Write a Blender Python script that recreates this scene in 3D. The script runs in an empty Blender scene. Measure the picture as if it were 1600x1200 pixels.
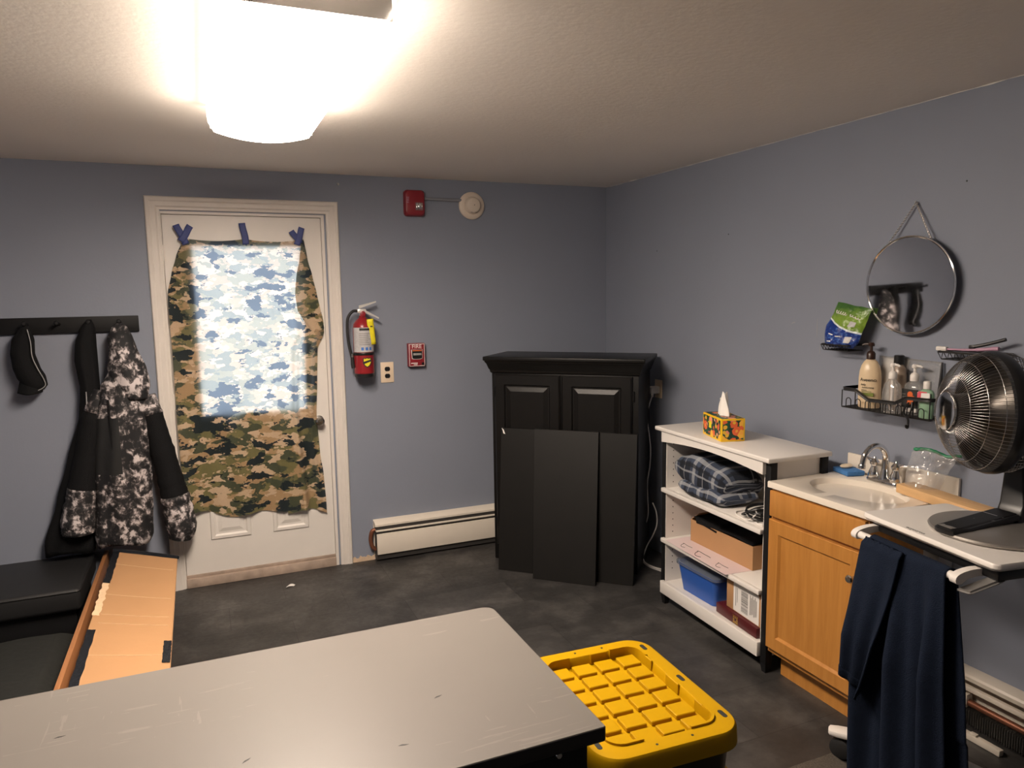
import bpy, bmesh, math, random
from mathutils import Vector, Matrix, noise
random.seed(7)
PI = math.pi
S = bpy.context.scene
COL = S.collection

# ------------------------------------------------------------------ camera, world, exposure
cam_d = bpy.data.cameras.new('camera'); cam = bpy.data.objects.new('camera', cam_d); COL.objects.link(cam)
yaw, pitch, roll = 0.40224, -0.12318, -0.01505
fw = Vector((math.sin(yaw)*math.cos(pitch), math.cos(yaw)*math.cos(pitch), math.sin(pitch)))
rt = Vector((math.cos(yaw), -math.sin(yaw), 0)); up = rt.cross(fw)
r2 = rt*math.cos(roll) + up*math.sin(roll); u2 = up*math.cos(roll) - rt*math.sin(roll)
cam.matrix_world = Matrix(((r2.x, u2.x, -fw.x, -2.65191), (r2.y, u2.y, -fw.y, -4.51132), (r2.z, u2.z, -fw.z, 1.67987), (0, 0, 0, 1)))
cam_d.sensor_width = 36; cam_d.lens = 1140.41/1600*36; cam_d.clip_start = 0.02
S.camera = cam
S.view_settings.view_transform = 'Standard'; S.view_settings.look = 'None'
S.view_settings.exposure = 1.5; S.view_settings.gamma = 1.0
w = bpy.data.worlds.new('daylight'); S.world = w; w.use_nodes = True
bg = w.node_tree.nodes['Background']; bg.inputs[0].default_value = (0.93, 0.97, 1.0, 1); bg.inputs[1].default_value = 2.5
LAMP_STRENGTH = 24.0
LAMP_SIDE_STRENGTH = 16.0
LAMP_COLOR = (1.0, 0.845, 0.70, 1)

# ------------------------------------------------------------------ materials
def nodes_of(name):
    m = bpy.data.materials.new(name); m.use_nodes = True
    nt = m.node_tree; return m, nt, nt.nodes['Principled BSDF']
def mat(name, col, rough=0.5, metal=0.0, spec=0.5, bump=0, bscale=60, var=0, vscale=8, stretch=None, trans=0, alpha=1, coat=0):
    m, nt, p = nodes_of(name)
    N = nt.nodes.new; L = nt.links.new
    p.inputs['Base Color'].default_value = (*col, 1); p.inputs['Roughness'].default_value = rough
    p.inputs['Metallic'].default_value = metal; p.inputs['Specular IOR Level'].default_value = spec
    p.inputs['Transmission Weight'].default_value = trans; p.inputs['Alpha'].default_value = alpha
    p.inputs['Coat Weight'].default_value = coat
    tc = N('ShaderNodeTexCoord'); mp = N('ShaderNodeMapping'); L(tc.outputs['Object'], mp.inputs[0])
    if stretch: mp.inputs['Scale'].default_value = stretch
    if var:
        n = N('ShaderNodeTexNoise'); n.inputs['Scale'].default_value = vscale; n.inputs['Detail'].default_value = 6
        L(mp.outputs[0], n.inputs['Vector'])
        mx = N('ShaderNodeMix'); mx.data_type = 'RGBA'
        mx.inputs['A'].default_value = (*[c*(1-var) for c in col], 1); mx.inputs['B'].default_value = (*[min(1, c*(1+var)) for c in col], 1)
        L(n.outputs['Fac'], mx.inputs['Factor']); L(mx.outputs['Result'], p.inputs['Base Color'])
    if bump:
        n = N('ShaderNodeTexNoise'); n.inputs['Scale'].default_value = bscale; n.inputs['Detail'].default_value = 4
        L(mp.outputs[0], n.inputs['Vector'])
        b = N('ShaderNodeBump'); b.inputs['Strength'].default_value = bump; b.inputs['Distance'].default_value = 0.01
        L(n.outputs['Fac'], b.inputs['Height']); L(b.outputs[0], p.inputs['Normal'])
    return m
class NG:
    'tiny node helper'
    def __init__(s, name): s.m, s.nt, s.p = nodes_of(name); s.N = s.nt.nodes.new; s.L = s.nt.links.new
    def coord(s, scale=(1, 1, 1), rot=(0, 0, 0), out='Object'):
        t = s.N('ShaderNodeTexCoord'); m = s.N('ShaderNodeMapping'); s.L(t.outputs[out], m.inputs[0])
        m.inputs['Scale'].default_value = scale; m.inputs['Rotation'].default_value = rot; return m.outputs[0]
    def noise(s, v, scale, detail=3, rough=0.5, off=0, dist=0):
        a = s.N('ShaderNodeVectorMath'); a.operation = 'ADD'; a.inputs[1].default_value = (off*3.7, off*1.9, off*2.3); s.L(v, a.inputs[0])
        n = s.N('ShaderNodeTexNoise'); n.inputs['Scale'].default_value = scale; n.inputs['Detail'].default_value = detail
        n.inputs['Roughness'].default_value = rough; n.inputs['Distortion'].default_value = dist; s.L(a.outputs[0], n.inputs['Vector']); return n.outputs['Fac']
    def math(s, op, a, b=0.0):
        n = s.N('ShaderNodeMath'); n.operation = op
        for i, q in enumerate((a, b)):
            if isinstance(q, (int, float)): n.inputs[i].default_value = q
            else: s.L(q, n.inputs[i])
        return n.outputs[0]
    def mix(s, f, a, b):
        n = s.N('ShaderNodeMix'); n.data_type = 'RGBA'
        for k, q in (('Factor', f), ('A', a), ('B', b)):
            if isinstance(q, (int, float)): n.inputs[k].default_value = q
            elif isinstance(q, tuple): n.inputs[k].default_value = (*q, 1)
            else: s.L(q, n.inputs[k])
        return n.outputs['Result']
    def sep(s, v):
        n = s.N('ShaderNodeSeparateXYZ'); s.L(v, n.inputs[0]); return n.outputs
    def ramp(s, f, stops, interp='LINEAR'):
        n = s.N('ShaderNodeValToRGB'); n.color_ramp.interpolation = interp; e = n.color_ramp.elements
        while len(e) < len(stops): e.new(0.5)
        for q, (pos, c) in zip(e, stops): q.position = pos; q.color = (*c, 1)
        s.L(f, n.inputs[0]); return n.outputs[0]
    def bump(s, h, strength, dist=0.01):
        b = s.N('ShaderNodeBump'); b.inputs['Strength'].default_value = strength; b.inputs['Distance'].default_value = dist
        s.L(h, b.inputs['Height']); s.L(b.outputs[0], s.p.inputs['Normal'])
    def base(s, c): s.L(c, s.p.inputs['Base Color'])
    def rough(s, r): s.p.inputs['Roughness'].default_value = r

M = {}
M['wall'] = mat('blue grey wall paint', (0.243, 0.267, 0.330), 0.55, spec=0.3, bump=0.05, bscale=90, var=0.05, vscale=2.5)
M['ceiling'] = mat('ceiling paint', (0.89, 0.83, 0.765), 0.8, bump=0.12, bscale=45, var=0.04, vscale=2)
M['trim'] = mat('white trim paint', (0.72, 0.67, 0.62), 0.4, var=0.05, vscale=10)
M['door'] = mat('white door paint', (0.74, 0.70, 0.655), 0.4, var=0.06, vscale=6)
M['black'] = mat('black paint', (0.0055, 0.0055, 0.0065), 0.6, spec=0.3, var=0.3, vscale=12)
M['armoire'] = mat('black furniture paint', (0.0052, 0.0048, 0.0046), 0.38, spec=0.35, bump=0.05, bscale=30, var=0.3, vscale=6)
M['board'] = mat('black board', (0.0055, 0.0049, 0.0044), 0.5, spec=0.3, var=0.4, vscale=9)
M['plastic_black'] = mat('black plastic', (0.010, 0.010, 0.011), 0.35)
M['rubber'] = mat('black rubber', (0.012, 0.012, 0.013), 0.6)
M['wire_black'] = mat('black coated wire', (0.008, 0.008, 0.009), 0.4)
M['white'] = mat('white laminate', (0.76, 0.72, 0.68), 0.35, var=0.03, vscale=5)
M['white_plastic'] = mat('white plastic', (0.78, 0.74, 0.70), 0.35)
M['enamel'] = mat('heater enamel', (0.74, 0.67, 0.58), 0.35, var=0.05, vscale=8)
M['dark_gap'] = mat('dark heater interior', (0.035, 0.032, 0.03), 0.6)
M['chrome'] = mat('chrome', (0.80, 0.79, 0.78), 0.10, 1.0)
M['alloy'] = mat('pale cast alloy', (0.72, 0.70, 0.67), 0.35, 0.45)
M['steel'] = mat('brushed steel', (0.50, 0.48, 0.46), 0.3, 1.0)
M['grey_metal'] = mat('grey metal', (0.30, 0.29, 0.28), 0.4, 0.6)
M['nickel'] = mat('satin nickel', (0.55, 0.53, 0.50), 0.25, 1.0)
M['copper'] = mat('copper pipe', (0.24, 0.095, 0.055), 0.45, 0.6, var=0.2, vscale=20)
M['red'] = mat('red enamel', (0.27, 0.014, 0.019), 0.3)
M['red_plastic'] = mat('red plastic', (0.25, 0.016, 0.026), 0.4)
M['ivory'] = mat('ivory plastic', (0.78, 0.63, 0.47), 0.4)
M['offwhite'] = mat('aged white plastic', (0.72, 0.62, 0.52), 0.45)
M['label_silver'] = mat('silver printed label', (0.50, 0.49, 0.50), 0.4, var=0.25, vscale=90)
M['tape_blue'] = mat('blue painters tape', (0.045, 0.065, 0.22), 0.6, var=0.15, vscale=30)
M['yellow_tag'] = mat('yellow tag', (0.80, 0.68, 0.02), 0.5, var=0.1, vscale=60)
M['yellow'] = mat('yellow plastic', (0.46, 0.258, 0.0015), 0.42, spec=0.2)
M['ink'] = mat('dark print', (0.02, 0.02, 0.02), 0.6)
M['ink_white'] = mat('white print', (0.85, 0.82, 0.80), 0.5)
M['print_blue'] = mat('blue print', (0.05, 0.16, 0.50), 0.5)
M['green_print'] = mat('olive green print', (0.18, 0.22, 0.04), 0.5)
M['cardboard'] = mat('cardboard', (0.45, 0.245, 0.112), 0.75, var=0.07, vscale=5, bump=0.1, bscale=25)
M['cardboard_in'] = mat('torn cardboard paper', (0.74, 0.52, 0.32), 0.85, var=0.15, vscale=40)
M['black_tape'] = mat('black packing tape', (0.012, 0.014, 0.018), 0.25, bump=0.4, bscale=60)
M['cushion'] = mat('black vinyl cushion', (0.014, 0.014, 0.015), 0.5, bump=0.08, bscale=12)
M['black_cloth'] = mat('black cloth', (0.0055, 0.0058, 0.0068), 0.85, spec=0.2, bump=0.2, bscale=200)
M['black_sheet'] = mat('black wrinkled sheet', (0.013, 0.014, 0.012), 0.75, bump=0.5, bscale=9, stretch=(1, 3, 1))
M['navy'] = mat('navy terry cloth', (0.0090, 0.0145, 0.0300), 0.95, spec=0.15, bump=0.5, bscale=350, var=0.25, vscale=30)
M['white_piping'] = mat('pale piping', (0.34, 0.34, 0.35), 0.6)
M['cord_grey'] = mat('pale cord', (0.62, 0.60, 0.58), 0.5)
M['tissue'] = mat('tissue paper', (0.85, 0.82, 0.78), 0.9, bump=0.2, bscale=80)
M['bin_blue'] = mat('blue plastic bin', (0.025, 0.10, 0.42), 0.3, spec=0.5)
M['maroon'] = mat('maroon box', (0.085, 0.010, 0.012), 0.4)
M['gold'] = mat('gold stamping', (0.55, 0.36, 0.10), 0.35, 0.7)
M['marble'] = mat('cultured marble', (0.76, 0.69, 0.60), 0.22, var=0.03, vscale=4)
M['sponge'] = mat('blue sponge', (0.06, 0.20, 0.48), 0.9, bump=0.5, bscale=150)
M['soap'] = mat('cream soap', (0.80, 0.66, 0.48), 0.4)
M['pine'] = mat('pine board', (0.68, 0.42, 0.20), 0.55, var=0.25, vscale=6, stretch=(8, 0.8, 8))
M['oak_rail'] = mat('stained wood rail', (0.36, 0.16, 0.065), 0.4, var=0.25, vscale=6, stretch=(12, 0.8, 12))
M['lotion'] = mat('cream bottle', (0.74, 0.58, 0.38), 0.3)
M['beige_bottle'] = mat('taupe bottle', (0.40, 0.31, 0.24), 0.3)
M['brown_cap'] = mat('dark brown pump', (0.035, 0.015, 0.010), 0.35)
M['pink'] = mat('pink plastic', (0.46, 0.25, 0.36), 0.4)
M['pink_red'] = mat('pink red print', (0.72, 0.10, 0.13), 0.45)
M['orange_print'] = mat('orange print', (0.70, 0.14, 0.03), 0.45)
M['green_liquid'] = mat('pale green bottle', (0.26, 0.42, 0.29), 0.25)
M['green_zip'] = mat('green zip strip', (0.01, 0.22, 0.09), 0.35)
M['fan_base'] = mat('gunmetal fan base', (0.36, 0.335, 0.31), 0.35, 0.7)
M['fan_dark'] = mat('dark fan interior', (0.02, 0.02, 0.02), 0.5)
M['fan_dish'] = mat('dark dish reflector', (0.06, 0.054, 0.048), 0.3, 0.9)
M['fan_panel'] = mat('glossy black panel', (0.006, 0.006, 0.007), 0.45, spec=0.3)
M['wire_chrome'] = mat('chromed wire', (0.55, 0.53, 0.51), 0.2, 1.0)
M['mat_rug'] = mat('speckled floor mat', (0.09, 0.075, 0.06), 0.95, var=0.7, vscale=160, bump=0.6, bscale=200)
M['plaster'] = mat('bare plaster', (0.60, 0.45, 0.32), 0.9, var=0.2, vscale=50)
M['threshold'] = mat('worn painted threshold', (0.40, 0.31, 0.25), 0.7, var=0.55, vscale=14)
M['paper'] = mat('white paper', (0.80, 0.77, 0.74), 0.7)
M['desk_edge'] = mat('black desk edging', (0.016, 0.015, 0.016), 0.4)

def glass_mat(name, tint=(1, 1, 1), gloss=0.10, rough=0.05, body=0.0, bodycol=(1, 1, 1)):
    m = bpy.data.materials.new(name); m.use_nodes = True; nt = m.node_tree; nt.nodes.clear()
    N = nt.nodes.new; L = nt.links.new
    o = N('ShaderNodeOutputMaterial'); t = N('ShaderNodeBsdfTransparent'); t.inputs[0].default_value = (*tint, 1)
    g = N('ShaderNodeBsdfGlossy'); g.inputs['Roughness'].default_value = rough
    fr = N('ShaderNodeLayerWeight'); fr.inputs[0].default_value = 0.35
    a = N('ShaderNodeMath'); a.operation = 'MULTIPLY_ADD'; a.inputs[1].default_value = 0.5; a.inputs[2].default_value = gloss
    L(fr.outputs['Fresnel'], a.inputs[0])
    x = N('ShaderNodeMixShader'); L(a.outputs[0], x.inputs[0]); L(t.outputs[0], x.inputs[1]); L(g.outputs[0], x.inputs[2])
    last = x
    if body:
        d = N('ShaderNodeBsdfDiffuse'); d.inputs[0].default_value = (*bodycol, 1)
        y = N('ShaderNodeMixShader'); y.inputs[0].default_value = body; L(x.outputs[0], y.inputs[1]); L(d.outputs[0], y.inputs[2]); last = y
    L(last.outputs[0], o.inputs[0]); return m
M['pane'] = glass_mat('window glass', gloss=0.03)
M['clear'] = glass_mat('clear plastic', (0.95, 0.95, 0.95), 0.06, 0.08, 0.10)
M['film'] = glass_mat('clear film', (0.95, 0.95, 0.95), 0.05, 0.12, 0.10)
M['frosted_lid'] = glass_mat('clear lid', (0.75, 0.78, 0.85), 0.1, 0.2, 0.25, (0.3, 0.35, 0.45))

def lamp_mat(name, strength):
    m = bpy.data.materials.new(name); m.use_nodes = True; nt = m.node_tree; nt.nodes.clear()
    o = nt.nodes.new('ShaderNodeOutputMaterial'); e = nt.nodes.new('ShaderNodeEmission')
    e.inputs[0].default_value = LAMP_COLOR; e.inputs[1].default_value = strength
    nt.links.new(e.outputs[0], o.inputs[0]); return m
M['lens'] = lamp_mat('glowing lens', LAMP_STRENGTH); M['lens_side'] = lamp_mat('glowing lens side', LAMP_SIDE_STRENGTH); M['lens_lip'] = lamp_mat('glowing lens lip', 2.0)

def mirror_mat():
    g = NG('mirror glass'); v = g.coord(); n = g.noise(v, 14, 4)
    g.p.inputs['Metallic'].default_value = 1; g.base(g.mix(n, (0.80, 0.80, 0.81), (0.90, 0.89, 0.89)))
    g.L(g.math('MULTIPLY', n, 0.06), g.p.inputs['Roughness']); return g.m
M['mirror'] = mirror_mat()

def floor_mat():
    g = NG('dark vinyl tile'); v = g.coord()
    b = g.N('ShaderNodeTexBrick'); g.L(v, b.inputs['Vector']); b.inputs['Scale'].default_value = 1.0
    b.inputs['Brick Width'].default_value = 0.60; b.inputs['Row Height'].default_value = 0.30; b.inputs['Mortar Size'].default_value = 0.0018
    b.inputs['Color1'].default_value = (0.72, 0.72, 0.72, 1); b.inputs['Color2'].default_value = (1.25, 1.25, 1.25, 1); b.inputs['Mortar'].default_value = (0.45, 0.45, 0.45, 1)
    n1 = g.noise(v, 5, 6, 0.65); n2 = g.noise(v, 38, 5, 0.6, 2)
    c = g.ramp(n1, [(0.3, (0.018, 0.018, 0.0185)), (0.50, (0.040, 0.0385, 0.038)), (0.70, (0.092, 0.087, 0.083))])
    c = g.mix(g.math('MULTIPLY', n2, 0.5), c, (0.045, 0.040, 0.037))
    mu = g.N('ShaderNodeMix'); mu.data_type = 'RGBA'; mu.blend_type = 'MULTIPLY'; mu.inputs['Factor'].default_value = 1
    g.L(c, mu.inputs['A']); g.L(b.outputs['Color'], mu.inputs['B']); g.base(mu.outputs['Result'])
    g.L(g.math('ADD', g.math('MULTIPLY', n2, 0.3), 0.30), g.p.inputs['Roughness']); g.bump(n2, 0.08); return g.m
M['floor'] = floor_mat()

def wood_mat():
    g = NG('honey maple'); v = g.coord((14, 14, 1.2)); n = g.noise(v, 2.2, 5, 0.6, 0, 0.6); f = g.noise(g.coord((90, 90, 3)), 3, 2)
    c = g.ramp(n, [(0.3, (0.42, 0.175, 0.034)), (0.7, (0.55, 0.25, 0.058))]); c = g.mix(g.math('MULTIPLY', f, 0.3), c, (0.38, 0.155, 0.032))
    g.base(c); g.rough(0.35); return g.m
M['maple'] = wood_mat()

def desk_mat():
    g = NG('worn grey laminate'); v = g.coord()
    c = g.mix(g.noise(v, 3, 4), (0.142, 0.129, 0.118), (0.165, 0.150, 0.137))
    w1 = g.noise(g.coord((2.0, 26, 1), (0, 0, 0.55)), 3.0, 3, 0.5, 1, 0.4); w2 = g.noise(g.coord((22, 1.6, 1), (0, 0, 0.35)), 3.2, 3, 0.5, 4, 0.4); big = g.noise(v, 2.1, 2, 0.5, 7)
    s1 = g.math('MULTIPLY', g.math('GREATER_THAN', w1, 0.625), g.math('GREATER_THAN', big, 0.46)); s2 = g.math('MULTIPLY', g.math('GREATER_THAN', w2, 0.655), g.math('GREATER_THAN', big, 0.5))
    c = g.mix(g.math('MULTIPLY', g.math('MAXIMUM', s1, s2), 0.24), c, (0.28, 0.255, 0.23))
    g.base(c); g.rough(0.38); return g.m
M['desk'] = desk_mat()

def camo_mat():
    m = bpy.data.materials.new('printed camouflage cloth'); m.use_nodes = True
    g = NG.__new__(NG); g.m = m; g.nt = m.node_tree; g.p = g.nt.nodes['Principled BSDF']; g.N = g.nt.nodes.new; g.L = g.nt.links.new
    v = g.coord((1.15, 0.3, 2.1))
    c = g.mix(g.math('GREATER_THAN', g.noise(v, 9, 4, 0.55, 1), 0.55), (0.44, 0.285, 0.145), (0.62, 0.45, 0.29))
    c = g.mix(g.math('GREATER_THAN', g.noise(v, 8, 4, 0.55, 2), 0.52), c, (0.185, 0.165, 0.062))
    c = g.mix(g.math('GREATER_THAN', g.noise(v, 7, 4, 0.55, 3), 0.53), c, (0.060, 0.070, 0.034))
    c = g.mix(g.math('GREATER_THAN', g.noise(v, 8, 4, 0.55, 4), 0.575), c, (0.64, 0.47, 0.31))
    d = g.math('GREATER_THAN', g.noise(v, 7.5, 4, 0.55, 5), 0.565)
    c = g.mix(d, c, (0.017, 0.024, 0.024))
    g.base(c); g.rough(0.85); g.p.inputs['Specular IOR Level'].default_value = 0.15
    t = g.N('ShaderNodeBsdfTranslucent'); tc = g.mix(0.58, c, (0.88, 0.92, 0.95)); tc = g.mix(g.math('MULTIPLY', d, 0.75), tc, (0.13, 0.18, 0.28)); gr = g.noise(g.coord(), 420, 1); tc = g.mix(g.math('MULTIPLY', g.math('GREATER_THAN', gr, 0.53), 0.35), tc, (0.25, 0.33, 0.42)); g.L(tc, t.inputs[0])
    x = g.N('ShaderNodeMixShader'); x.inputs[0].default_value = 0.30
    g.L(g.p.outputs[0], x.inputs[1]); g.L(t.outputs[0], x.inputs[2]); g.L(x.outputs[0], g.nt.nodes['Material Output'].inputs[0]); return m
M['camo'] = camo_mat()

def snowcamo(name, panel=False):
    g = NG(name); v = g.coord((1, 0.6, 0.8)); n = g.noise(v, 30, 6, 0.66, 0, 0.3); n2 = g.noise(v, 9, 3, 0.5, 3)
    f = g.math('ADD', n, g.math('MULTIPLY', g.math('SUBTRACT', n2, 0.5), 0.45))
    c = g.ramp(f, [(0.46, (0.008, 0.008, 0.010)), (0.515, (0.05, 0.045, 0.046)), (0.56, (0.16, 0.14, 0.14)), (0.62, (0.62, 0.56, 0.56))])
    if panel:
        x, y, z = g.sep(g.coord())
        k = g.math('MULTIPLY', g.math('LESS_THAN', x, -0.035), g.math('MULTIPLY', g.math('LESS_THAN', z, 0.72), g.math('GREATER_THAN', z, 0.42)))
        c = g.mix(k, c, (0.010, 0.0105, 0.0115))
    g.base(c); g.rough(0.75); g.bump(g.noise(v, 9, 4), 0.4, 0.02); return g.m
M['coat'] = snowcamo('winter camouflage shell'); M['coat_body'] = snowcamo('winter camouflage shell with dark panel', True)

def plaid_mat():
    g = NG('blue plaid fleece'); t = g.N('ShaderNodeAttribute'); t.attribute_name = 'weave'; x, y, z = g.sep(t.outputs['Vector'])
    def band(q, period, lo, hi):
        f = g.math('FRACT', g.math('ADD', g.math('DIVIDE', q, period), 10.0)); return g.math('MULTIPLY', g.math('GREATER_THAN', f, lo), g.math('LESS_THAN', f, hi))
    c = (0.010, 0.014, 0.026)
    def add(c, m, k, col): return g.mix(g.math('MULTIPLY', m, k), c, col)
    for q in (x, y): c = add(c, band(q, 0.16, 0.0, 0.42), 0.5, (0.06, 0.08, 0.13))
    for q in (x, y): c = add(c, band(q, 0.16, 0.14, 0.28), 0.5, (0.42, 0.43, 0.45)); c = add(c, band(q, 0.16, 0.66, 0.695), 0.5, (0.40, 0.41, 0.43)); c = add(c, band(q, 0.16, 0.46, 0.56), 0.8, (0.006, 0.008, 0.014))
    g.base(c); g.rough(0.95); g.bump(g.noise(g.coord(), 220, 2), 0.3); return g.m
M['plaid'] = plaid_mat()

def floral_mat():
    g = NG('floral print'); v = g.coord()
    def vor(scale, off):
        a = g.N('ShaderNodeVectorMath'); a.operation = 'ADD'; a.inputs[1].default_value = (off, off*2, off*3); g.L(v, a.inputs[0])
        n = g.N('ShaderNodeTexVoronoi'); n.inputs['Scale'].default_value = scale; g.L(a.outputs[0], n.inputs['Vector']); return n
    c = g.mix(g.math('GREATER_THAN', g.noise(v, 45, 2), 0.5), (0.006, 0.085, 0.045), (0.012, 0.035, 0.025))
    for sc, off, r, pal in ((21, 0.3, 0.60, [(0, (0.75, 0.13, 0.04)), (0.35, (0.80, 0.28, 0.18)), (0.65, (0.85, 0.45, 0.05))]), (33, 1.7, 0.46, [(0, (0.80, 0.48, 0.04)), (0.5, (0.62, 0.10, 0.05)), (0.75, (0.80, 0.40, 0.26))])):
        n = vor(sc, off); d = g.math('ADD', n.outputs['Distance'], g.math('MULTIPLY', g.noise(v, 90, 2), 0.25))
        h = g.ramp(g.sep(n.outputs['Color'])[0], pal, 'CONSTANT'); keep = g.math('GREATER_THAN', g.sep(n.outputs['Color'])[1], 0.12)
        c = g.mix(g.math('MULTIPLY', g.math('LESS_THAN', d, r), keep), c, h); c = g.mix(g.math('MULTIPLY', g.math('LESS_THAN', d, r*0.5), keep), c, (0.85, 0.38, 0.06))
    g.base(c); g.rough(0.5); return g.m
M['floral'] = floral_mat()
M['box_yellow'] = mat('yellow card edge', (0.85, 0.52, 0.01), 0.5)

def pouch_mat():
    g = NG('green and blue foil pouch'); x, y, z = g.sep(g.coord())
    line = g.math('ADD', z, g.math('MULTIPLY', y, -0.42)); line = g.math('ADD', line, g.math('MULTIPLY', g.math('MULTIPLY', y, y), -1.5))
    n = g.noise(g.coord((1, 1, 2)), 30, 3)
    gr = g.ramp(g.math('ADD', z, g.math('MULTIPLY', n, 0.06)), [(0.10, (0.15, 0.26, 0.03)), (0.16, (0.22, 0.36, 0.05)), (0.21, (0.05, 0.14, 0.03))])
    bl = g.mix(g.math('GREATER_THAN', g.noise(g.coord((1, 1, 1.6)), 60, 2, 0.5, 2), 0.57), (0.010, 0.035, 0.22), (0.06, 0.14, 0.42))
    c = g.mix(g.math('GREATER_THAN', line, 0.098), bl, gr)
    c = g.mix(g.math('MULTIPLY', g.math('GREATER_THAN', line, 0.092), g.math('LESS_THAN', line, 0.100)), c, (0.7, 0.78, 0.8))
    g.base(c); g.rough(0.3); g.bump(g.noise(g.coord(), 26, 3), 0.5, 0.02); return g.m
M['pouch'] = pouch_mat()

# ------------------------------------------------------------------ mesh builder
def basis(o, ex, ey, ez):
    return Matrix(((ex[0], ey[0], ez[0], o[0]), (ex[1], ey[1], ez[1], o[1]), (ex[2], ey[2], ez[2], o[2]), (0, 0, 0, 1)))
def frame(o, th):      # local x along a front edge, local y into the furniture, z up
    return basis(o, (math.sin(th), -math.cos(th), 0), (math.cos(th), math.sin(th), 0), (0, 0, 1))
def wall_back(o): return basis(o, (1, 0, 0), (0, 0, 1), (0, -1, 0))     # x right, y up, z out of the back wall
def wall_right(o): return basis(o, (0, -1, 0), (0, 0, 1), (-1, 0, 0))   # same on the right wall
class B:
    def __init__(s, M=None): s.bm = bmesh.new(); s.M = M or Matrix()
    def v(s, p): return s.bm.verts.new(s.M @ Vector(p))
    def faces(s, pts, fs):
        vs = [s.v(p) for p in pts]
        for f in fs:
            try: s.bm.faces.new([vs[i] for i in f])
            except ValueError: pass
        return vs
    def box(s, x0, x1, y0, y1, z0, z1, bev=0.0, seg=2):
        pts = [(x, y, z) for x in (x0, x1) for y in (y0, y1) for z in (z0, z1)]
        vs = s.faces(pts, [(0, 1, 3, 2), (4, 6, 7, 5), (0, 4, 5, 1), (2, 3, 7, 6), (0, 2, 6, 4), (1, 5, 7, 3)])
        if bev:
            es = {e for q in vs for e in q.link_edges}
            bmesh.ops.bevel(s.bm, geom=list(es), offset=bev, segments=seg, affect='EDGES', profile=0.5)
        return s
    def hexa(s, bot, top):   # four bottom points, four top points, same order
        s.faces(list(bot)+list(top), [(3, 2, 1, 0), (4, 5, 6, 7), (0, 1, 5, 4), (1, 2, 6, 5), (2, 3, 7, 6), (3, 0, 4, 7)]); return s
    def loft(s, rings, cap=True, closed=True):
        R = [[s.v(p) for p in r] for r in rings]; n = len(R[0])
        for a, b in zip(R, R[1:]):
            for i in range(n if closed else n-1):
                j = (i+1) % n; s.bm.faces.new((a[i], a[j], b[j], b[i]))
        if cap and closed:
            s.bm.faces.new(list(reversed(R[0]))); s.bm.faces.new(R[-1])
        return s
    def tube(s, pts, r, n=8, closed=False):
        P = [Vector(p) for p in pts]; m = len(P); rs = r if isinstance(r, (list, tuple)) else [r]*m
        T = []
        for i in range(m):
            a = P[i-1] if (i or closed) else P[0]; b = P[(i+1) % m] if (i < m-1 or closed) else P[-1]
            T.append((b-a).normalized())
        nrm = T[0].orthogonal().normalized(); rings = []
        for i in range(m):
            nrm = (nrm - T[i]*nrm.dot(T[i])); nrm = nrm.normalized() if nrm.length > 1e-6 else T[i].orthogonal().normalized()
            bi = T[i].cross(nrm)
            rings.append([P[i]+(nrm*math.cos(a)+bi*math.sin(a))*rs[i] for a in [2*PI*k/n for k in range(n)]])
        if closed: rings.append(rings[0]); s.loft(rings, cap=False)
        else: s.loft(rings)
        return s
    def cyl(s, p0, p1, r, r1=None, n=24): return s.tube([p0, p1], [r, r if r1 is None else r1], n)
    def lathe(s, prof, o=(0, 0, 0), ax=(0, 0, 1), n=32, sx=1, sy=1):
        az = Vector(ax).normalized(); axx = Vector((0, 1, 0)) if abs(az.y) < 0.9 else Vector((1, 0, 0)); axx = (axx-az*axx.dot(az)).normalized(); ay = az.cross(axx); o = Vector(o)
        return s.loft([[o+az*h+(axx*math.cos(t)*sx+ay*math.sin(t)*sy)*max(r, 1e-4) for t in [2*PI*k/n for k in range(n)]] for r, h in prof])
    def prism(s, poly, z0, z1):   # polygon in local xy, extruded along local z
        return s.loft([[(x, y, z0) for x, y in poly], [(x, y, z1) for x, y in poly]])
    def sheet(s, f, nu, nv):      # f(u,v) -> point
        G = [[s.v(f(i/nu, j/nv)) for j in range(nv+1)] for i in range(nu+1)]
        for i in range(nu):
            for j in range(nv): s.bm.faces.new((G[i][j], G[i+1][j], G[i+1][j+1], G[i][j+1]))
        return s
ORG = {}
def obj(name, b, m, parent=None, ang=35, solid=0, sub=0):
    bmesh.ops.recalc_face_normals(b.bm, faces=b.bm.faces[:])
    me = bpy.data.meshes.new(name); b.bm.to_mesh(me); b.bm.free()
    o = bpy.data.objects.new(name, me); COL.objects.link(o)
    if m is not None: me.materials.append(m)
    if parent is not None:
        o.parent = parent; org = ORG[parent.name]; ORG[o.name] = org
    else:
        xs = [v.co for v in me.vertices]; org = Matrix.Translation((sum(q.x for q in xs)/len(xs), sum(q.y for q in xs)/len(xs), min(q.z for q in xs)))
        o.matrix_world = org; ORG[o.name] = org
    me.transform(org.inverted()); me.shade_smooth()
    if ang < 179: me.set_sharp_from_angle(angle=math.radians(ang))
    if solid:
        q = o.modifiers.new('thickness', 'SOLIDIFY'); q.thickness = solid; q.offset = 0
    if sub:
        q = o.modifiers.new('smooth', 'SUBSURF'); q.levels = sub; q.render_levels = sub
    return o
def tag(o, label, cat, group=None):
    o['label'] = label; o['category'] = cat
    if group: o['group'] = group
    return o
def thing(name, label, cat, org, group=None):
    o = bpy.data.objects.new(name, None); COL.objects.link(o)
    o.empty_display_size = 0.05
    o.matrix_world = org if isinstance(org, Matrix) else Matrix.Translation(org)
    ORG[o.name] = o.matrix_world.copy(); return tag(o, label, cat, group)
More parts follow.
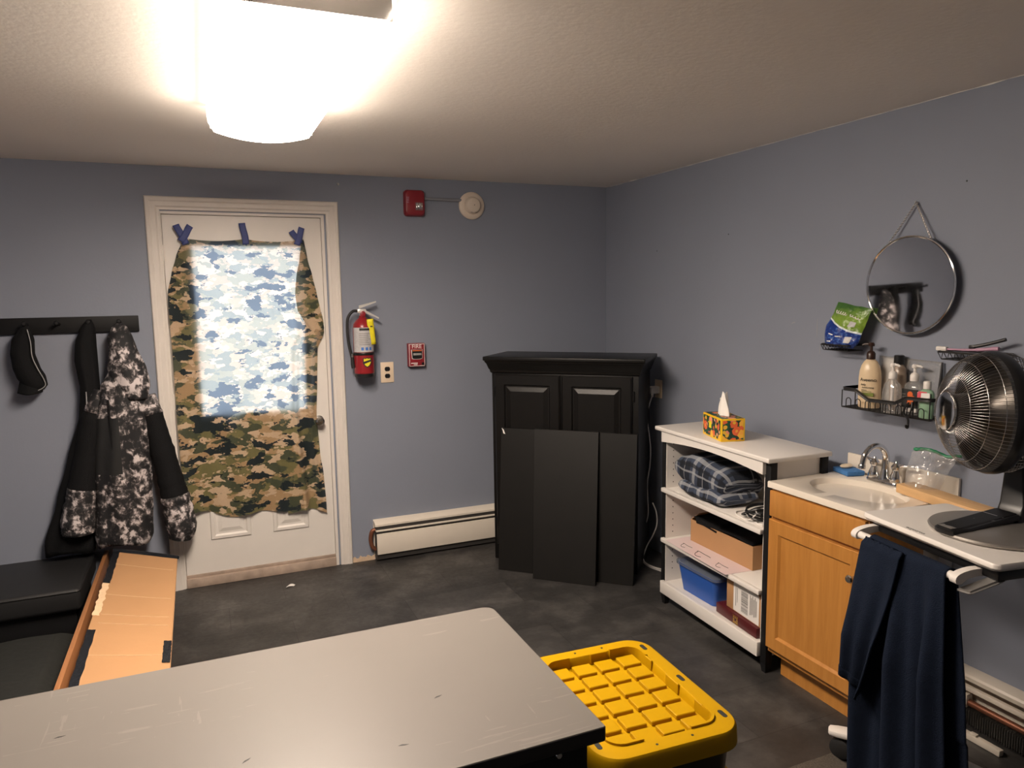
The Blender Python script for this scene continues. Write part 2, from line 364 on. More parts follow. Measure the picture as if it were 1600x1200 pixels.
def struct(name, b, m, parent=None, ang=35):
    o = obj(name, b, m, parent, ang)
    if parent is None: o['kind'] = 'structure'
    return o
def text(s, size, Mx, m, parent, name='lettering', align='CENTER', depth=0.0004, sx=1.0):
    c = bpy.data.curves.new('t', 'FONT'); c.body = s; c.size = size; c.extrude = depth; c.align_x = align; c.align_y = 'CENTER'
    t = bpy.data.objects.new('t', c); me = bpy.data.meshes.new_from_object(t)
    bpy.data.objects.remove(t); bpy.data.curves.remove(c)
    me.transform(Matrix.Diagonal((sx, 1, 1, 1))); me.transform(Mx); me.transform(ORG[parent.name].inverted())
    me.materials.clear(); me.materials.append(m)
    o = bpy.data.objects.new(name, me); COL.objects.link(o); o.parent = parent; return o
def ell(cx, cy, z, a, b, n=28, ph=0): return [(cx+a*math.cos(2*PI*k/n+ph), cy+b*math.sin(2*PI*k/n+ph), z) for k in range(n)]
def rrect(x0, x1, y0, y1, r, z=None, n=6):
    out = []
    for cx, cy, a0 in ((x1-r, y1-r, 0), (x0+r, y1-r, PI/2), (x0+r, y0+r, PI), (x1-r, y0+r, 1.5*PI)):
        for k in range(n+1):
            a = a0+PI/2*k/n; p = (cx+r*math.cos(a), cy+r*math.sin(a)); out.append(p if z is None else (*p, z))
    return out
def spline(P, n=8, closed=False):
    P = [Vector(p) for p in P]; out = []; m = len(P)
    for i in range(m if closed else m-1):
        a, b = P[i], P[(i+1) % m]; p0 = P[i-1] if (i or closed) else a; p3 = P[(i+2) % m] if (i+2 < m or closed) else b
        for k in range(n):
            t = k/n; out.append(0.5*((2*a)+(b-p0)*t+(2*p0-5*a+4*b-p3)*t*t+(3*a-p0-3*b+p3)*t**3))
    if not closed: out.append(P[-1])
    return out
def lerp_tab(tab, q):
    tab = sorted(tab)
    if q <= tab[0][0]: return tab[0][1:]
    for a, b in zip(tab, tab[1:]):
        if q <= b[0]:
            t = (q-a[0])/(b[0]-a[0]); t = t*t*(3-2*t)*0.4+t*0.6; return tuple(x+(y-x)*t for x, y in zip(a[1:], b[1:]))
    return tab[-1][1:]
def nz(x, y=0, z=0): return noise.noise(Vector((x, y, z)))
# ------------------------------------------------------------------ the room
XL, YF, H = -4.6, -6.2, 2.40
struct('floor', B().box(XL-.1, .1, YF-.1, .1, -.06, 0), M['floor'])
struct('ceiling', B().box(XL-.1, .1, YF-.1, .1, H, H+.06), M['ceiling'])
DX0, DX1, DZ = -2.830, -1.935, 2.158
b = B(); b.box(XL-.1, DX0, 0, .1, 0, H); b.box(DX1, .1, 0, .1, 0, H); b.box(DX0, DX1, 0, .1, DZ, H)
struct('wall_back', b, M['wall'])
struct('wall_right', B().box(0, .1, YF-.1, 0, 0, H), M['wall'])
struct('wall_left', B().box(XL-.1, XL, YF-.1, 0, 0, H), M['wall'])
struct('wall_front', B().box(XL, 0, YF-.1, YF, 0, H), M['wall'])
wr = bpy.data.objects['wall_right']
for y, z, w_, h_, r_ in ((-1.78, 1.52, .030, .006, .3), (-1.93, 1.50, .005, .10, 0), (-1.95, 1.40, .004, .05, .1), (-2.03, 1.535, .05, .006, -.1)):
    b = B(wall_right((0, y, z)) @ Matrix.Rotation(r_, 4, 'Z')); b.prism([(-w_/2, -h_*.2), (-w_*.2, -h_/2), (w_*.3, -h_*.4), (w_/2, 0), (w_*.1, h_/2), (-w_*.3, h_*.3)], 0, .0006); obj('paint_scuff', b, mat('pale scuff %.2f' % y, (0.30, 0.305, 0.33), 0.7), wr)
for y, z in ((-.62, 1.93), (-2.62, 2.07), (-1.29, 1.98)):
    b = B(); b.lathe([(.0035, 0), (.002, .002), (0, .0022)], (0, y, z), (-1, 0, 0), 8); obj('nail_hole', b, M['ink'], wr)
# door casing with a stepped profile, and the jamb
CP = [(0, 0), (0, .010), (.006, .018), (.022, .020), (.030, .016), (.052, .016), (.060, .011), (.072, .009), (.074, 0)]   # (in from outer edge, out of wall)
b = B()
oL, oR, oT = -2.890, -1.850, 2.238
rings = [[(oL+d, -h, 0) for d, h in CP], [(oL+d, -h, oT-d) for d, h in CP], [(oR-d, -h, oT-d) for d, h in CP], [(oR-d, -h, 0) for d, h in CP]]
b.loft(rings, cap=True); struct('trim_1', b, M['trim'], ang=20)
b = B(); b.box(DX0, DX0+.018, -.004, .1, 0, DZ); b.box(DX1-.018, DX1, -.004, .1, 0, DZ); b.box(DX0+.018, DX1-.018, -.004, .1, DZ-.014, DZ)
b.box(DX0+.018, DX0+.045, .026, .09, .068, DZ-.014); b.box(DX1-.045, DX1-.018, .026, .09, .068, DZ-.014); b.box(DX0+.045, DX1-.045, .026, .09, DZ-.045, DZ-.014); struct('trim_2', b, M['trim'])
b = B(); b.box(DX0+.018, DX1-.018, -.015, .1, 0, .055, .004); b.box(DX0+.018, DX1-.018, .0, .09, .055, .074, .003); struct('trim_3', b, M['threshold'])
# the door: slab with a window opening, two raised lower panels, knob, hinges, pane
wx0, wx1, wz0, wz1 = -2.668, -2.082, 1.006, 1.974
sx0, sx1, sz0, sz1 = -2.809, -1.955, .074, 2.140
b = B(); b.box(sx0, wx0, .004, .024, sz0, sz1); b.box(wx1, sx1, .004, .024, sz0, sz1); b.box(wx0, wx1, .004, .024, sz0, wz0); b.box(wx0, wx1, .004, .024, wz1, sz1)
door = struct('door_1', b, M['door'])
b = B(); 
for x0, x1, z0, z1 in ((wx0-.03, wx0+.004, wz0-.03, wz1+.03), (wx1-.004, wx1+.03, wz0-.03, wz1+.03), (wx0, wx1, wz0-.03, wz0+.004), (wx0, wx1, wz1-.004, wz1+.03)): b.box(x0, x1, -.003, .012, z0, z1, .002)
obj('window_frame', b, M['door'], door)
obj('pane', B().box(wx0, wx1, .008, .011, wz0, wz1), M['pane'], door)
for x0, x1 in ((-2.668, -2.440), (-2.318, -2.105)):
    b = B(wall_back((0, 0, 0))); z0, z1 = .268, .90
    def rr(d, h): return [(x0+d, z0+d, h), (x1-d, z0+d, h), (x1-d, z1-d, h), (x0+d, z1-d, h)]
    b.loft([rr(0, -.006), rr(.006, .004), rr(.022, .005), rr(.032, -.0035), rr(.044, -.0035), rr(.066, .003)]); obj('door_panel', b, M['door'], door, ang=10)
b = B(); b.lathe([(.030, 0), (.030, .006), (.012, .010), (.011, .032), (.020, .038), (.027, .050), (.026, .062), (.017, .070), (0, .071)], (-2.018, .004, .930), (0, -1, 0), 28); obj('door_knob', b, M['nickel'], door)
for z in (1.93, 1.10, .28):
    b = B(); b.cyl((-2.815, -.004, z-.045), (-2.815, -.004, z+.045), .006, n=10); b.box(-2.822, -2.800, -.0005, .005, z-.045, z+.045); obj('hinge', b, M['trim'], door)
# plaster crumble strip where the baseboard is missing, right of the door
b = B(); pts = []
for i in range(13):
    x = -1.848+.14*i/12; pts.append((x, .028+.016*nz(i*.9)+.006*math.sin(i*1.7)))
b.M = wall_back((0, 0, 0)); b.prism([(-1.848, 0)]+[(-1.708, 0)]+list(reversed(pts)), 0, .008); struct('baseboard_back', b, M['plaster'])
# ceiling caulk line along the right wall (irregular white bead)
b = B(); b.tube([(-.002, -.05-i*.06, 2.3975+.002*nz(i*.7)) for i in range(90)], [.0006+.0036*max(0, nz(i*.9, 5)+.1) for i in range(90)], 6); struct('trim_4', b, M['paper'])

# ------------------------------------------------------------------ ceiling light
fx0, fx1, fy0, fy1 = -2.578, -2.188, -2.770, -1.452
L = thing('ceiling_light', 'glowing white wraparound ceiling light with curved lens', 'light', ((fx0+fx1)/2, (fy0+fy1)/2, H))
obj('housing', B().box(fx0+.03, fx1-.03, fy0+.012, fy1-.012, H-.045, H, .004), M['white_plastic'], L)
fc = (fx0+fx1)/2; hw = (fx1-fx0)/2
def lens_prof(grow=0):
    P = [(fx0+.006, H-.0005), (fx0+.001, H-.012), (fx0, H-.040), (fx0+.003, H-.062), (fx0+.022, H-.096)]
    for k in range(1, 16):
        t = k/16; P.append((fx0+.022+2*(hw-.022)*t, H-.096-.028*(1-(2*t-1)**2)))
    return P+[(2*fc-x, z) for x, z in reversed(P[:5])]
LP = lens_prof(); i0, i1 = 4, len(LP)-5
for nm, part, m_ in (('lens', LP[i0:i1+1], M['lens']), ('lens_side', LP[i0-1:i0+1], M['lens_side']), ('lens_side', LP[i1:i1+2], M['lens_side']), ('lens_lip', LP[:i0], M['lens_lip']), ('lens_lip', LP[i1+1:], M['lens_lip'])):
    b = B(); b.loft([[(x, fy0, z) for x, z in part], [(x, fy1, z) for x, z in part]], cap=False, closed=False); obj(nm, b, m_, L, ang=50, solid=.003)
for y0, y1 in ((fy0+.004, fy0+.010), (fy1-.010, fy1-.004)):
    b = B(basis((0, 0, 0), (1, 0, 0), (0, 0, 1), (0, -1, 0)))
    b.prism([(fx0+.008, H), (fx1-.008, H), (fx1-.008, H-.088), (fx0+.008, H-.088)], -y1, -y0); obj('end_plate', b, M['grey_metal'], L)

# ------------------------------------------------------------------ curtain and tape on the door
edge = [(.37, -2.775, -1.999), (.45, -2.785, -1.999), (.65, -2.797, -2.008), (.76, -2.80, -2.022), (1.0, -2.802, -2.032), (1.20, -2.801, -2.018), (1.38, -2.801, -2.008), (1.47, -2.803, -1.965), (1.54, -2.804, -1.966), (1.62, -2.805, -1.985), (1.70, -2.802, -2.001), (1.80, -2.778, -2.020), (1.90, -2.748, -2.043), (2.0, -2.705, -2.068), (2.02, -2.700, -2.072)]
def cloth(u, v):
    xe = lerp_tab(edge, .40+v*1.60); x = xe[0]+(xe[1]-xe[0])*u
    top = 2.012-.014*abs(math.sin(u*2*PI)) if .02 < u < .98 else 2.012
    bot = .435-.055*u+.014*math.sin(u*16)+.012*math.sin(u*9+1)-.018*(u > .70)
    z = bot+(top-bot)*v
    k = (1-v)
    y = -.013-.013*k*math.sin(u*17+1.2)*.9-.007*math.sin(u*33+v*3)*k-.010*math.exp(-((u-.68)/.012)**2)*k-.026*math.exp(-((u-.84)/.022)**2)*min(1, k*2)-.016*math.exp(-((u-.95)/.02)**2)*min(1, k*2)
    y += .004*(z > 1.0)
    y -= .020*math.exp(-((u-.93)/.05)**2)*math.exp(-((v-.70)/.10)**2)+.006*(1+nz(u*5, v*5))
    y -= .008*math.exp(-((u-.06)/.06)**2)*(1-abs(2*v-1))
    return (x, min(y, -.0055), z)
c = tag(obj('curtain', B().sheet(cloth, 110, 70), M['camo'], ang=180), 'camouflage print cloth taped over the glass of the white door', 'curtain')
FE = [(1.49, -2.050, -1.966), (1.56, -2.092, -1.972), (1.60, -2.116, -1.982), (1.70, -2.124, -2.000), (1.80, -2.112, -2.020), (1.90, -2.088, -2.043), (2.012, -2.072, -2.060)]
def side_fold(u, v):
    z = 1.49+.522*v; l, r_ = lerp_tab(FE, z); return (l+(r_-l)*u, -.030-.014*math.sin(PI*u)-.006*nz(u*3, v*6), z-.015*math.sin(u*PI)*(1-v))
obj('side_fold', B().sheet(side_fold, 14, 30), M['camo'], c, ang=180)
def strip(name, cx, cz, ln, wd, a, label, y):
    Mx = wall_back((cx, y, cz)) @ Matrix.Rotation(a, 4, 'Z'); b = B(Mx)
    b.sheet(lambda u, v: (wd*(u-.5)+.003*math.sin(v*5), ln*(v-.5), .0012*math.sin(v*7+u*2)), 4, 12)
    tag(obj(name, b, M['tape_blue'], solid=.0008), label, 'tape', 'blue tape strips holding up the curtain')
strip('tape_strip', -2.715, 2.030, .115, .036, .38, 'blue tape strip at the curtain top left corner, leaning left', -.040)
strip('tape_strip', -2.692, 2.035, .100, .036, -.60, 'blue tape strip at the curtain top left corner, leaning right over another strip', -.043)
strip('tape_strip', -2.388, 2.040, .120, .036, .10, 'single blue tape strip at the middle of the curtain top', -.040)
strip('tape_strip', -2.105, 2.025, .085, .034, .55, 'short blue tape strip at the curtain top right corner, leaning left', -.040)
strip('tape_strip', -2.085, 2.030, .105, .034, -.35, 'blue tape strip at the curtain top right corner, leaning right', -.043)

# ------------------------------------------------------------------ coat rack and what hangs on it
R = thing('coat_rack', 'black wooden coat rack board on the wall left of the door', 'coat rack', (-3.31, 0, 1.505))
obj('board', B().box(-3.668, -2.958, -.022, 0, 1.506, 1.592, .003), M['black'], R)
PX = [-3.62, -3.478, -3.335, -3.190, -3.048]
for x in PX:
    b = B(); b.lathe([(.009, 0), (.006, .012), (.0055, .055), (.011, .062), (.012, .070), (.008, .076), (0, .077)], (x, -.022, 1.555), (0, -1, .12), 16); obj('peg', b, M['black'], R)
b = B(); b.cyl((-3.3385, -.0222, 1.555), (-3.3385, -.0245, 1.555), .0035, n=12); obj('screw', b, M['nickel'], R)
b = B(); b.tube([(-3.668, -.012, 1.553), (-3.695, -.012, 1.553)], .004, 8); b.lathe([(.004, 0), (.009, .003), (.009, .012), (.003, .015)], (-3.693, -.012, 1.553), (-1, 0, 0), 12); obj('end_bolt', b, M['black'], R)
def drape(tab, n=40, fold=.10, freq=5, seed=0, rows=40, z_jit=0, ymin=-.012):
    'lofted hanging cloth: table of (z, xc, half width, yc, half depth)'
    z0, z1 = tab[0][0], tab[-1][0]; rings = []
    T = sorted(tab)
    for i in range(rows+1):
        z = z0+(z1-z0)*i/rows; xc, hx, yc, hy = lerp_tab(T, z); ring = []
        for k in range(n):
            a = 2*PI*k/n
            f = 1+fold*math.sin(freq*a+seed+2*nz(z*3, seed))*min(1, i/rows*1.6+.15)+.10*nz(math.cos(a)*2+seed, math.sin(a)*2, z*7)
            y = yc+hy*math.sin(a)*f
            ring.append((xc+hx*math.cos(a)*(1+.06*nz(a, z*9, seed)), min(y, ymin), z+z_jit*math.sin(3*a+seed)*(i == rows)))
        rings.append(ring)
    return rings
W = thing('winter_coat', 'black and white camouflage winter coat with hood hanging beside the door', 'coat', (-3.04, -.12, 0.34))
b = B(); b.loft(drape([(1.30, -3.04, .075, -.12, .06), (1.22, -3.045, .115, -.12, .075), (1.08, -3.06, .130, -.12, .085), (.85, -3.075, .135, -.125, .09), (.55, -3.090, .142, -.12, .085), (.40, -3.10, .142, -.115, .080), (.357, -3.10, .130, -.115, .070)], 56, .10, 7, 1.0, 50, .012))
obj('body', b, M['coat_body'], W, ang=180)
b = B(); b.loft(drape([(1.555, -3.045, .012, -.09, .014), (1.535, -3.045, .038, -.10, .03), (1.48, -3.045, .060, -.115, .05), (1.42, -3.035, .068, -.125, .06), (1.32, -3.022, .092, -.14, .068), (1.22, -3.000, .085, -.15, .065), (1.15, -2.990, .056, -.15, .05)], 40, .06, 4, 2.0, 36)); obj('hood', b, M['coat'], W, ang=180)
def sleeve(P, rs, seed):
    pts = spline(P, 10); n = len(pts)
    def rad(i):
        t = i/(n-1)*(len(rs)-1); k = min(int(t), len(rs)-2); return (rs[k]+(rs[k+1]-rs[k])*(t-k))*(1+.13*nz(i*.55, seed))
    return pts, [rad(i) for i in range(n)]
for side, P, rs, cut in (('right', [(-2.945, -.11, 1.16), (-2.915, -.12, 1.02), (-2.870, -.125, .78), (-2.835, -.13, .58), (-2.815, -.13, .42), (-2.825, -.13, .345)], [.045, .056, .062, .072, .080, .056], .60), ('left', [(-3.150, -.10, 1.20), (-3.205, -.11, 1.05), (-3.245, -.12, .85), (-3.285, -.125, .65), (-3.31, -.125, .50), (-3.312, -.125, .445)], [.04, .055, .060, .072, .084, .074], .58)):
    pts, rr_ = sleeve(P, rs, len(side)); k = int(len(pts)*cut)
    s_ = obj('sleeve', B().tube(pts[:k+1], rr_[:k+1], 20), M['black_cloth'], W, ang=180)
    obj('sleeve_cuff', B().tube(pts[k-1:], [q*1.02 for q in rr_[k-1:]], 20), M['coat'], s_, ang=180)
    obj('shoulder', B().tube(pts[:9], [q*1.04 for q in rr_[:9]], 20), M['coat'], s_, ang=180)
b = B(); b.tube([(-3.118+.014*(1.2-z), -.205-.01*math.sin(z*9), z) for z in [1.16-.04*i for i in range(20)]], .004, 6); obj('zipper', b, M['black'], W)
K = thing('hanging_garment', 'plain black garment hanging between the cap and the winter coat', 'garment', (-3.24, -.09, .38))
b = B(); b.loft(drape([(1.578, -3.187, .010, -.075, .012), (1.54, -3.195, .032, -.07, .03), (1.46, -3.212, .050, -.07, .04), (1.36, -3.218, .055, -.072, .045), (1.22, -3.208, .047, -.072, .045), (1.07, -3.212, .060, -.075, .05), (.85, -3.255, .085, -.075, .055), (.60, -3.315, .100, -.075, .055), (.40, -3.362, .120, -.075, .055), (.33, -3.365, .118, -.075, .05)], 44, .14, 6, .5, 46, .01)); obj('cloth', b, M['black_cloth'], K, ang=180)
b = B(); b.tube([(-3.223+.002*math.sin(i*.5)-.0012*i, -.128, 1.20-.02*i) for i in range(16)], .0028, 6); obj('drawstring', b, M['white_piping'], K)
C = thing('cap', 'black cap with pale piping hanging from the coat rack, left of the other garments', 'cap', (-3.48, -.08, 1.20))
b = B(); b.loft(drape([(1.555, -3.476, .010, -.075, .010), (1.53, -3.480, .030, -.075, .022), (1.48, -3.490, .050, -.08, .035), (1.41, -3.497, .054, -.085, .045), (1.34, -3.486, .060, -.085, .048), (1.29, -3.468, .064, -.085, .048), (1.245, -3.452, .054, -.085, .04), (1.222, -3.445, .030, -.085, .028)], 32, .03, 3, 0, 30)); obj('crown', b, M['black_cloth'], C, ang=180)
b = B(); b.tube(spline([(-3.462, -.11, 1.535), (-3.450, -.125, 1.47), (-3.447, -.135, 1.40), (-3.430, -.135, 1.34), (-3.408, -.125, 1.28), (-3.405, -.115, 1.245), (-3.435, -.115, 1.222), (-3.475, -.112, 1.214)], 6), .0022, 6); obj('piping', b, M['white_piping'], C)
b = B(); b.sheet(lambda u, v: (-3.52+.11*u-.012*v, -.088-.028*math.sin(u*PI)-.015*v, 1.268-.058*v+.010*math.sin(u*PI)*-1*v), 14, 6); obj('brim', b, M['black_cloth'], C, solid=.004, ang=180)

# ------------------------------------------------------------------ things on the back wall
E_ = thing('fire_extinguisher', 'red fire extinguisher with silver label and yellow tag mounted right of the door', 'fire extinguisher', (-1.747, -.10, 1.205))
ex, ey = -1.747, -.095; ER = .060
b = B(); b.lathe([(ER*.9, 1.210), (ER, 1.216), (ER, 1.490), (ER*.93, 1.512), (ER*.70, 1.530), (.026, 1.545), (.020, 1.553), (.020, 1.562)], (ex, ey, 0), n=40); obj('cylinder', b, M['red'], E_)
b = B(); b.lathe([(ER*.86, 1.190), (ER*.95, 1.194), (ER*.95, 1.213), (.03, 1.213)], (ex, ey, 0), n=40); obj('base_ring', b, M['plastic_black'], E_)
def arc_sheet(a0, a1, r, z0, z1, n=16): return lambda u, v: (ex+r*math.sin(a0+(a1-a0)*u), ey-r*math.cos(a0+(a1-a0)*u), z0+(z1-z0)*v)
lb = obj('label', B().sheet(arc_sheet(-1.35, 1.35, ER+.0008, 1.345, 1.492), 24, 2), M['label_silver'], E_)
obj('label_heading', B().sheet(arc_sheet(-.55, .75, ER+.0014, 1.474, 1.488), 12, 1), M['ink'], lb)
for a in (-.30, .12, .52): obj('pictogram', B().sheet(arc_sheet(a-.13, a+.13, ER+.0014, 1.356, 1.374), 4, 1), M['print_blue'], lb)
for i in range(7): obj('print_line', B().sheet(arc_sheet(-.6, .5-.1*(i % 3), ER+.0013, 1.388+.011*i, 1.392+.011*i), 8, 1), M['grey_metal'], lb)
b = B(); b.lathe([(ER+.003, 1.326), (ER+.004, 1.328), (ER+.004, 1.340), (ER+.003, 1.342)], (ex, ey, 0), n=40); b.box(ex-.02, ex+.02, ey+ER-.002, 0, 1.30, 1.40); obj('bracket_strap', b, M['plastic_black'], E_)
def shield(sc): return [(-.022*sc, .024*sc), (-.010*sc, .021*sc), (0, .026*sc), (.010*sc, .021*sc), (.022*sc, .024*sc), (.023*sc, -.004*sc), (.014*sc, -.021*sc), (0, -.030*sc), (-.014*sc, -.021*sc), (-.023*sc, -.004*sc)]
sh = Matrix.Translation((0, 0, 0)) @ wall_back((ex+.006, ey-ER-.0012, 1.285))
s1 = obj('shield_sticker', B(sh).prism(shield(1.12), -.006, 0), M['ink'], E_); obj('shield_face', B(sh).prism(shield(.9), 0, .001), M['yellow_tag'], s1)
obj('shield_band', B(sh).prism([(-.025, -.012), (.025, .004), (.025, .016), (-.025, .002)], .001, .0018), M['ink'], s1)
b = B(); b.cyl((ex, ey, 1.556), (ex, ey, 1.592), .016, n=20); b.box(ex-.030, ex+.022, ey-.012, ey+.012, 1.578, 1.602, .003); obj('valve', b, M['alloy'], E_)
b = B(); b.lathe([(.017, 0), (.017, .008), (.013, .010), (0, .010)], (ex+.0, ey-.014, 1.572), (0, -1, 0), 20); obj('gauge', b, M['red_plastic'], E_)
b = B(); b.hexa([(ex-.018, ey-.010, 1.604), (ex-.018, ey+.010, 1.604), (ex+.085, ey+.009, 1.640), (ex+.085, ey-.009, 1.640)], [(ex-.018, ey-.010, 1.622), (ex-.018, ey+.010, 1.622), (ex+.085, ey+.009, 1.648), (ex+.085, ey-.009, 1.648)]); obj('handle', b, M['alloy'], E_)
b = B(); b.hexa([(ex+.012, ey-.010, 1.580), (ex+.012, ey+.010, 1.580), (ex+.098, ey+.008, 1.540), (ex+.098, ey-.008, 1.540)], [(ex+.012, ey-.010, 1.598), (ex+.012, ey+.010, 1.598), (ex+.100, ey+.008, 1.548), (ex+.100, ey-.008, 1.548)]); obj('lever', b, M['alloy'], E_)
b = B(); b.tube(spline([(ex-.028, ey, 1.590), (ex-.058, ey-.005, 1.588), (ex-.088, ey-.008, 1.55), (ex-.095, ey-.008, 1.48), (ex-.090, ey-.008, 1.40), (ex-.078, ey-.008, 1.335), (ex-.072, ey-.008, 1.30)], 8), .0085, 12); obj('hose', b, M['rubber'], E_)
b = B(); b.cyl((ex-.0725, ey-.008, 1.335), (ex-.0715, ey-.008, 1.315), .0105, n=14); obj('hose_clip', b, M['steel'], E_)
b = B(); b.tube([(ex-.072, ey-.008, 1.315), (ex-.070, ey-.008, 1.27), (ex-.066, ey-.008, 1.25)], [.010, .012, .013], 14); obj('nozzle', b, M['rubber'], E_)
tg = B(wall_back((ex+.040, ey-ER*.85, 1.465)) @ Matrix.Rotation(.10, 4, 'Z')); tg.sheet(lambda u, v: ((u-.5)*.040, (v-.5)*.155, .014*(v-.5)+.003*math.sin(u*3)), 4, 8); tgo = obj('inspection_tag', tg, M['yellow_tag'], E_, solid=.0006)
q = B(wall_back((ex+.040, ey-ER*.85-.0085, 1.498))); q.box(-.007, .007, -.003, .003, 0, .001); obj('tag_mark', q, M['ink'], tgo)

O = thing('wall_outlet', 'ivory wall outlet with two black sockets below the fire extinguisher', 'outlet', (-1.585, 0, 1.135))
obj('faceplate', B().box(-1.627, -1.544, -.006, 0, 1.136, 1.265, .0025), M['ivory'], O)
for z in (1.178, 1.222):
    b = B(wall_back((-1.585, -.006, z))); b.prism([(.017*math.cos(a), max(-.0135, min(.0135, .017*math.sin(a)))) for a in [2*PI*k/24 for k in range(24)]], 0, .003); s_ = obj('socket', b, M['plastic_black'], O)
b = B(wall_back((-1.585, -.006, 1.200))); b.lathe([(.003, 0), (.002, .0012)], n=10); obj('screw', b, M['ivory'], O)

P_ = thing('fire_alarm_pull', 'red fire alarm pull station with white FIRE lettering on grey wall', 'fire alarm pull', (-1.401, 0, 1.23))
px0, px1, pz0, pz1 = -1.455, -1.347, 1.230, 1.378
obj('box', B().box(px0, px1, -.045, 0, pz0, pz1, .005), M['red_plastic'], P_)
b = B(wall_back((0, -.0455, 0)))
for x0, x1, z0, z1 in ((px0+.004, px1-.004, pz1-.0065, pz1-.004), (px0+.004, px1-.004, pz0+.004, pz0+.0065), (px0+.004, px0+.0065, pz0+.004, pz1-.004), (px1-.0065, px1-.004, pz0+.004, pz1-.004)): b.box(x0, x1, z0, z1, 0, .0008)
obj('white_border', b, M['ink_white'], P_)
text('FIRE', .034, wall_back((-1.401, -.0458, 1.357)), M['ink_white'], P_, sx=1.05)
cz = 1.305; bw = wall_back((-1.401, -.0455, cz))
b = B(bw); b.prism([(-.037, .034), (.037, .034), (.034, -.024), (.020, -.028), (-.020, -.028), (-.034, -.024)], 0, .001); obj('handle_outline', b, M['ink_white'], P_)
b = B(bw); b.prism([(-.033, .033), (.033, .033), (.031, -.020), (.018, -.024), (-.018, -.024), (-.031, -.020)], .001, .006); hd = obj('pull_handle', b, M['plastic_black'], P_)
b = B(bw); b.box(-.030, .030, .024, .030, .006, .0066); obj('orange_line', b, M['orange_print'], hd)
b = B(bw); b.box(-.026, .026, -.004, .012, .006, .011, .002); g_ = obj('grip', b, M['grey_metal'], hd); text('PULL DOWN', .0085, bw @ Matrix.Translation((0, .004, .0112)), M['ink_white'], g_)
b = B(wall_back((0, -.0453, 0))); b.box(-1.441, -1.398, 1.250, 1.2555, 0, .0008); b.box(-1.424, -1.400, 1.241, 1.2455, 0, .0008); obj('small_print', b, M['ink_white'], P_)
b = B(); b.cyl((-1.364, -.045, 1.248), (-1.364, -.0475, 1.248), .009, n=20); obj('key_lock', b, M['plastic_black'], P_)

T = thing('alarm_strobe', 'red fire alarm strobe high on the wall above the pull station', 'alarm strobe', (-1.381, 0, 2.166))
b = B(wall_back((0, 0, 0))); b.loft([rrect(-1.446, -1.318, 2.166, 2.324, .02, 0), rrect(-1.446, -1.318, 2.166, 2.324, .02, .030), rrect(-1.440, -1.324, 2.172, 2.318, .026, .045), rrect(-1.432, -1.332, 2.180, 2.310, .028, .048)]); obj('housing', b, M['red_plastic'], T)
b = B(); b.box(-1.386, -1.338, -.068, -.047, 2.198, 2.246, .006); obj('strobe_lens', b, M['clear'], T)
b = B(); b.box(-1.380, -1.372, -.064, -.049, 2.204, 2.242, .002); b.box(-1.366, -1.346, -.060, -.049, 2.208, 2.240, .003); obj('flash_tube', b, M['chrome'], T)
text('FIRE', .022, wall_back((-1.428, -.0478, 2.262)) @ Matrix.Rotation(PI/2, 4, 'Z'), M['pink'], T)
b = B(); b.tube([(-1.318, -.012, 2.276), (-1.07, -.012, 2.274)], .010, 12); b.cyl((-1.318, -.012, 2.276), (-1.300, -.012, 2.276), .013, n=14)
tag(obj('conduit', b, mat('wall painted conduit', (0.235, 0.245, 0.275), 0.4)), 'thin grey painted conduit between red strobe and round smoke detector', 'conduit')
D = thing('smoke_detector', 'round off-white smoke detector high on the back wall', 'smoke detector', (-1.0, 0, 2.157))
b = B(); b.lathe([(.082, 0), (.086, .004), (.086, .014), (.078, .022), (.056, .026)], (-1.0, 0, 2.243), (0, -1, 0), 44); obj('base', b, M['offwhite'], D)
b = B(); b.lathe([(.056, .024), (.054, .034), (.046, .052), (.040, .056), (.02, .057), (0, .057)], (-1.0, 0, 2.243), (0, -1, 0), 40); h_ = obj('sensor_head', b, M['offwhite'], D)
b = B()
for k in range(5): b.box(-1.022+k*.001, -.978, -.0525+.002*k, -.050+.002*k, 2.197+.0045*k, 2.199+.0045*k)
obj('vent_slots', b, M['dark_gap'], h_)
b = B(); b.cyl((-.997, -.0565, 2.243), (-.997, -.0582, 2.243), .003, n=10); obj('test_light', b, M['dark_gap'], h_)
b = B(); b.box(-1.847, -1.835, -.004, 0, 2.336, 2.350); b.box(-1.847, -1.842, -.016, -.004, 2.336, 2.349); tag(obj('wall_bracket', b, M['steel']), 'tiny metal bracket on the wall above the door corner', 'bracket')

# baseboard heater on the back wall
G = thing('baseboard_heater', 'long white baseboard heater along the back wall beside the armoire', 'heater', (-1.20, 0, 0))
hx0, hx1 = -1.712, -.16
b = B(basis((0, 0, 0), (0, 1, 0), (0, 0, 1), (1, 0, 0))); b.prism([(0, .030), (0, .262), (-.045, .252), (-.060, .240), (-.060, .228), (-.012, .232), (-.008, .030)], hx0, hx1); obj('back_panel', b, M['enamel'], G)
obj('damper', B().box(hx0+.004, hx1, -.066, -.034, .196, .206, .001), M['enamel'], G)
obj('element_shade', B().box(hx0+.006, hx1, -.056, -.010, .012, .227), M['dark_gap'], G)  # dark element block, raised so its colour supplies the shade in the slots
obj('front_cover', B().box(hx0+.008, hx1, -.070, -.060, .048, .182, .002), M['enamel'], G)
b = B(); b.tube(spline([(-1.706, -.035, .205), (-1.728, -.035, .195), (-1.738, -.035, .15), (-1.730, -.035, .10), (-1.708, -.035, .075)], 6), .013, 12); obj('copper_elbow', b, M['copper'], G)
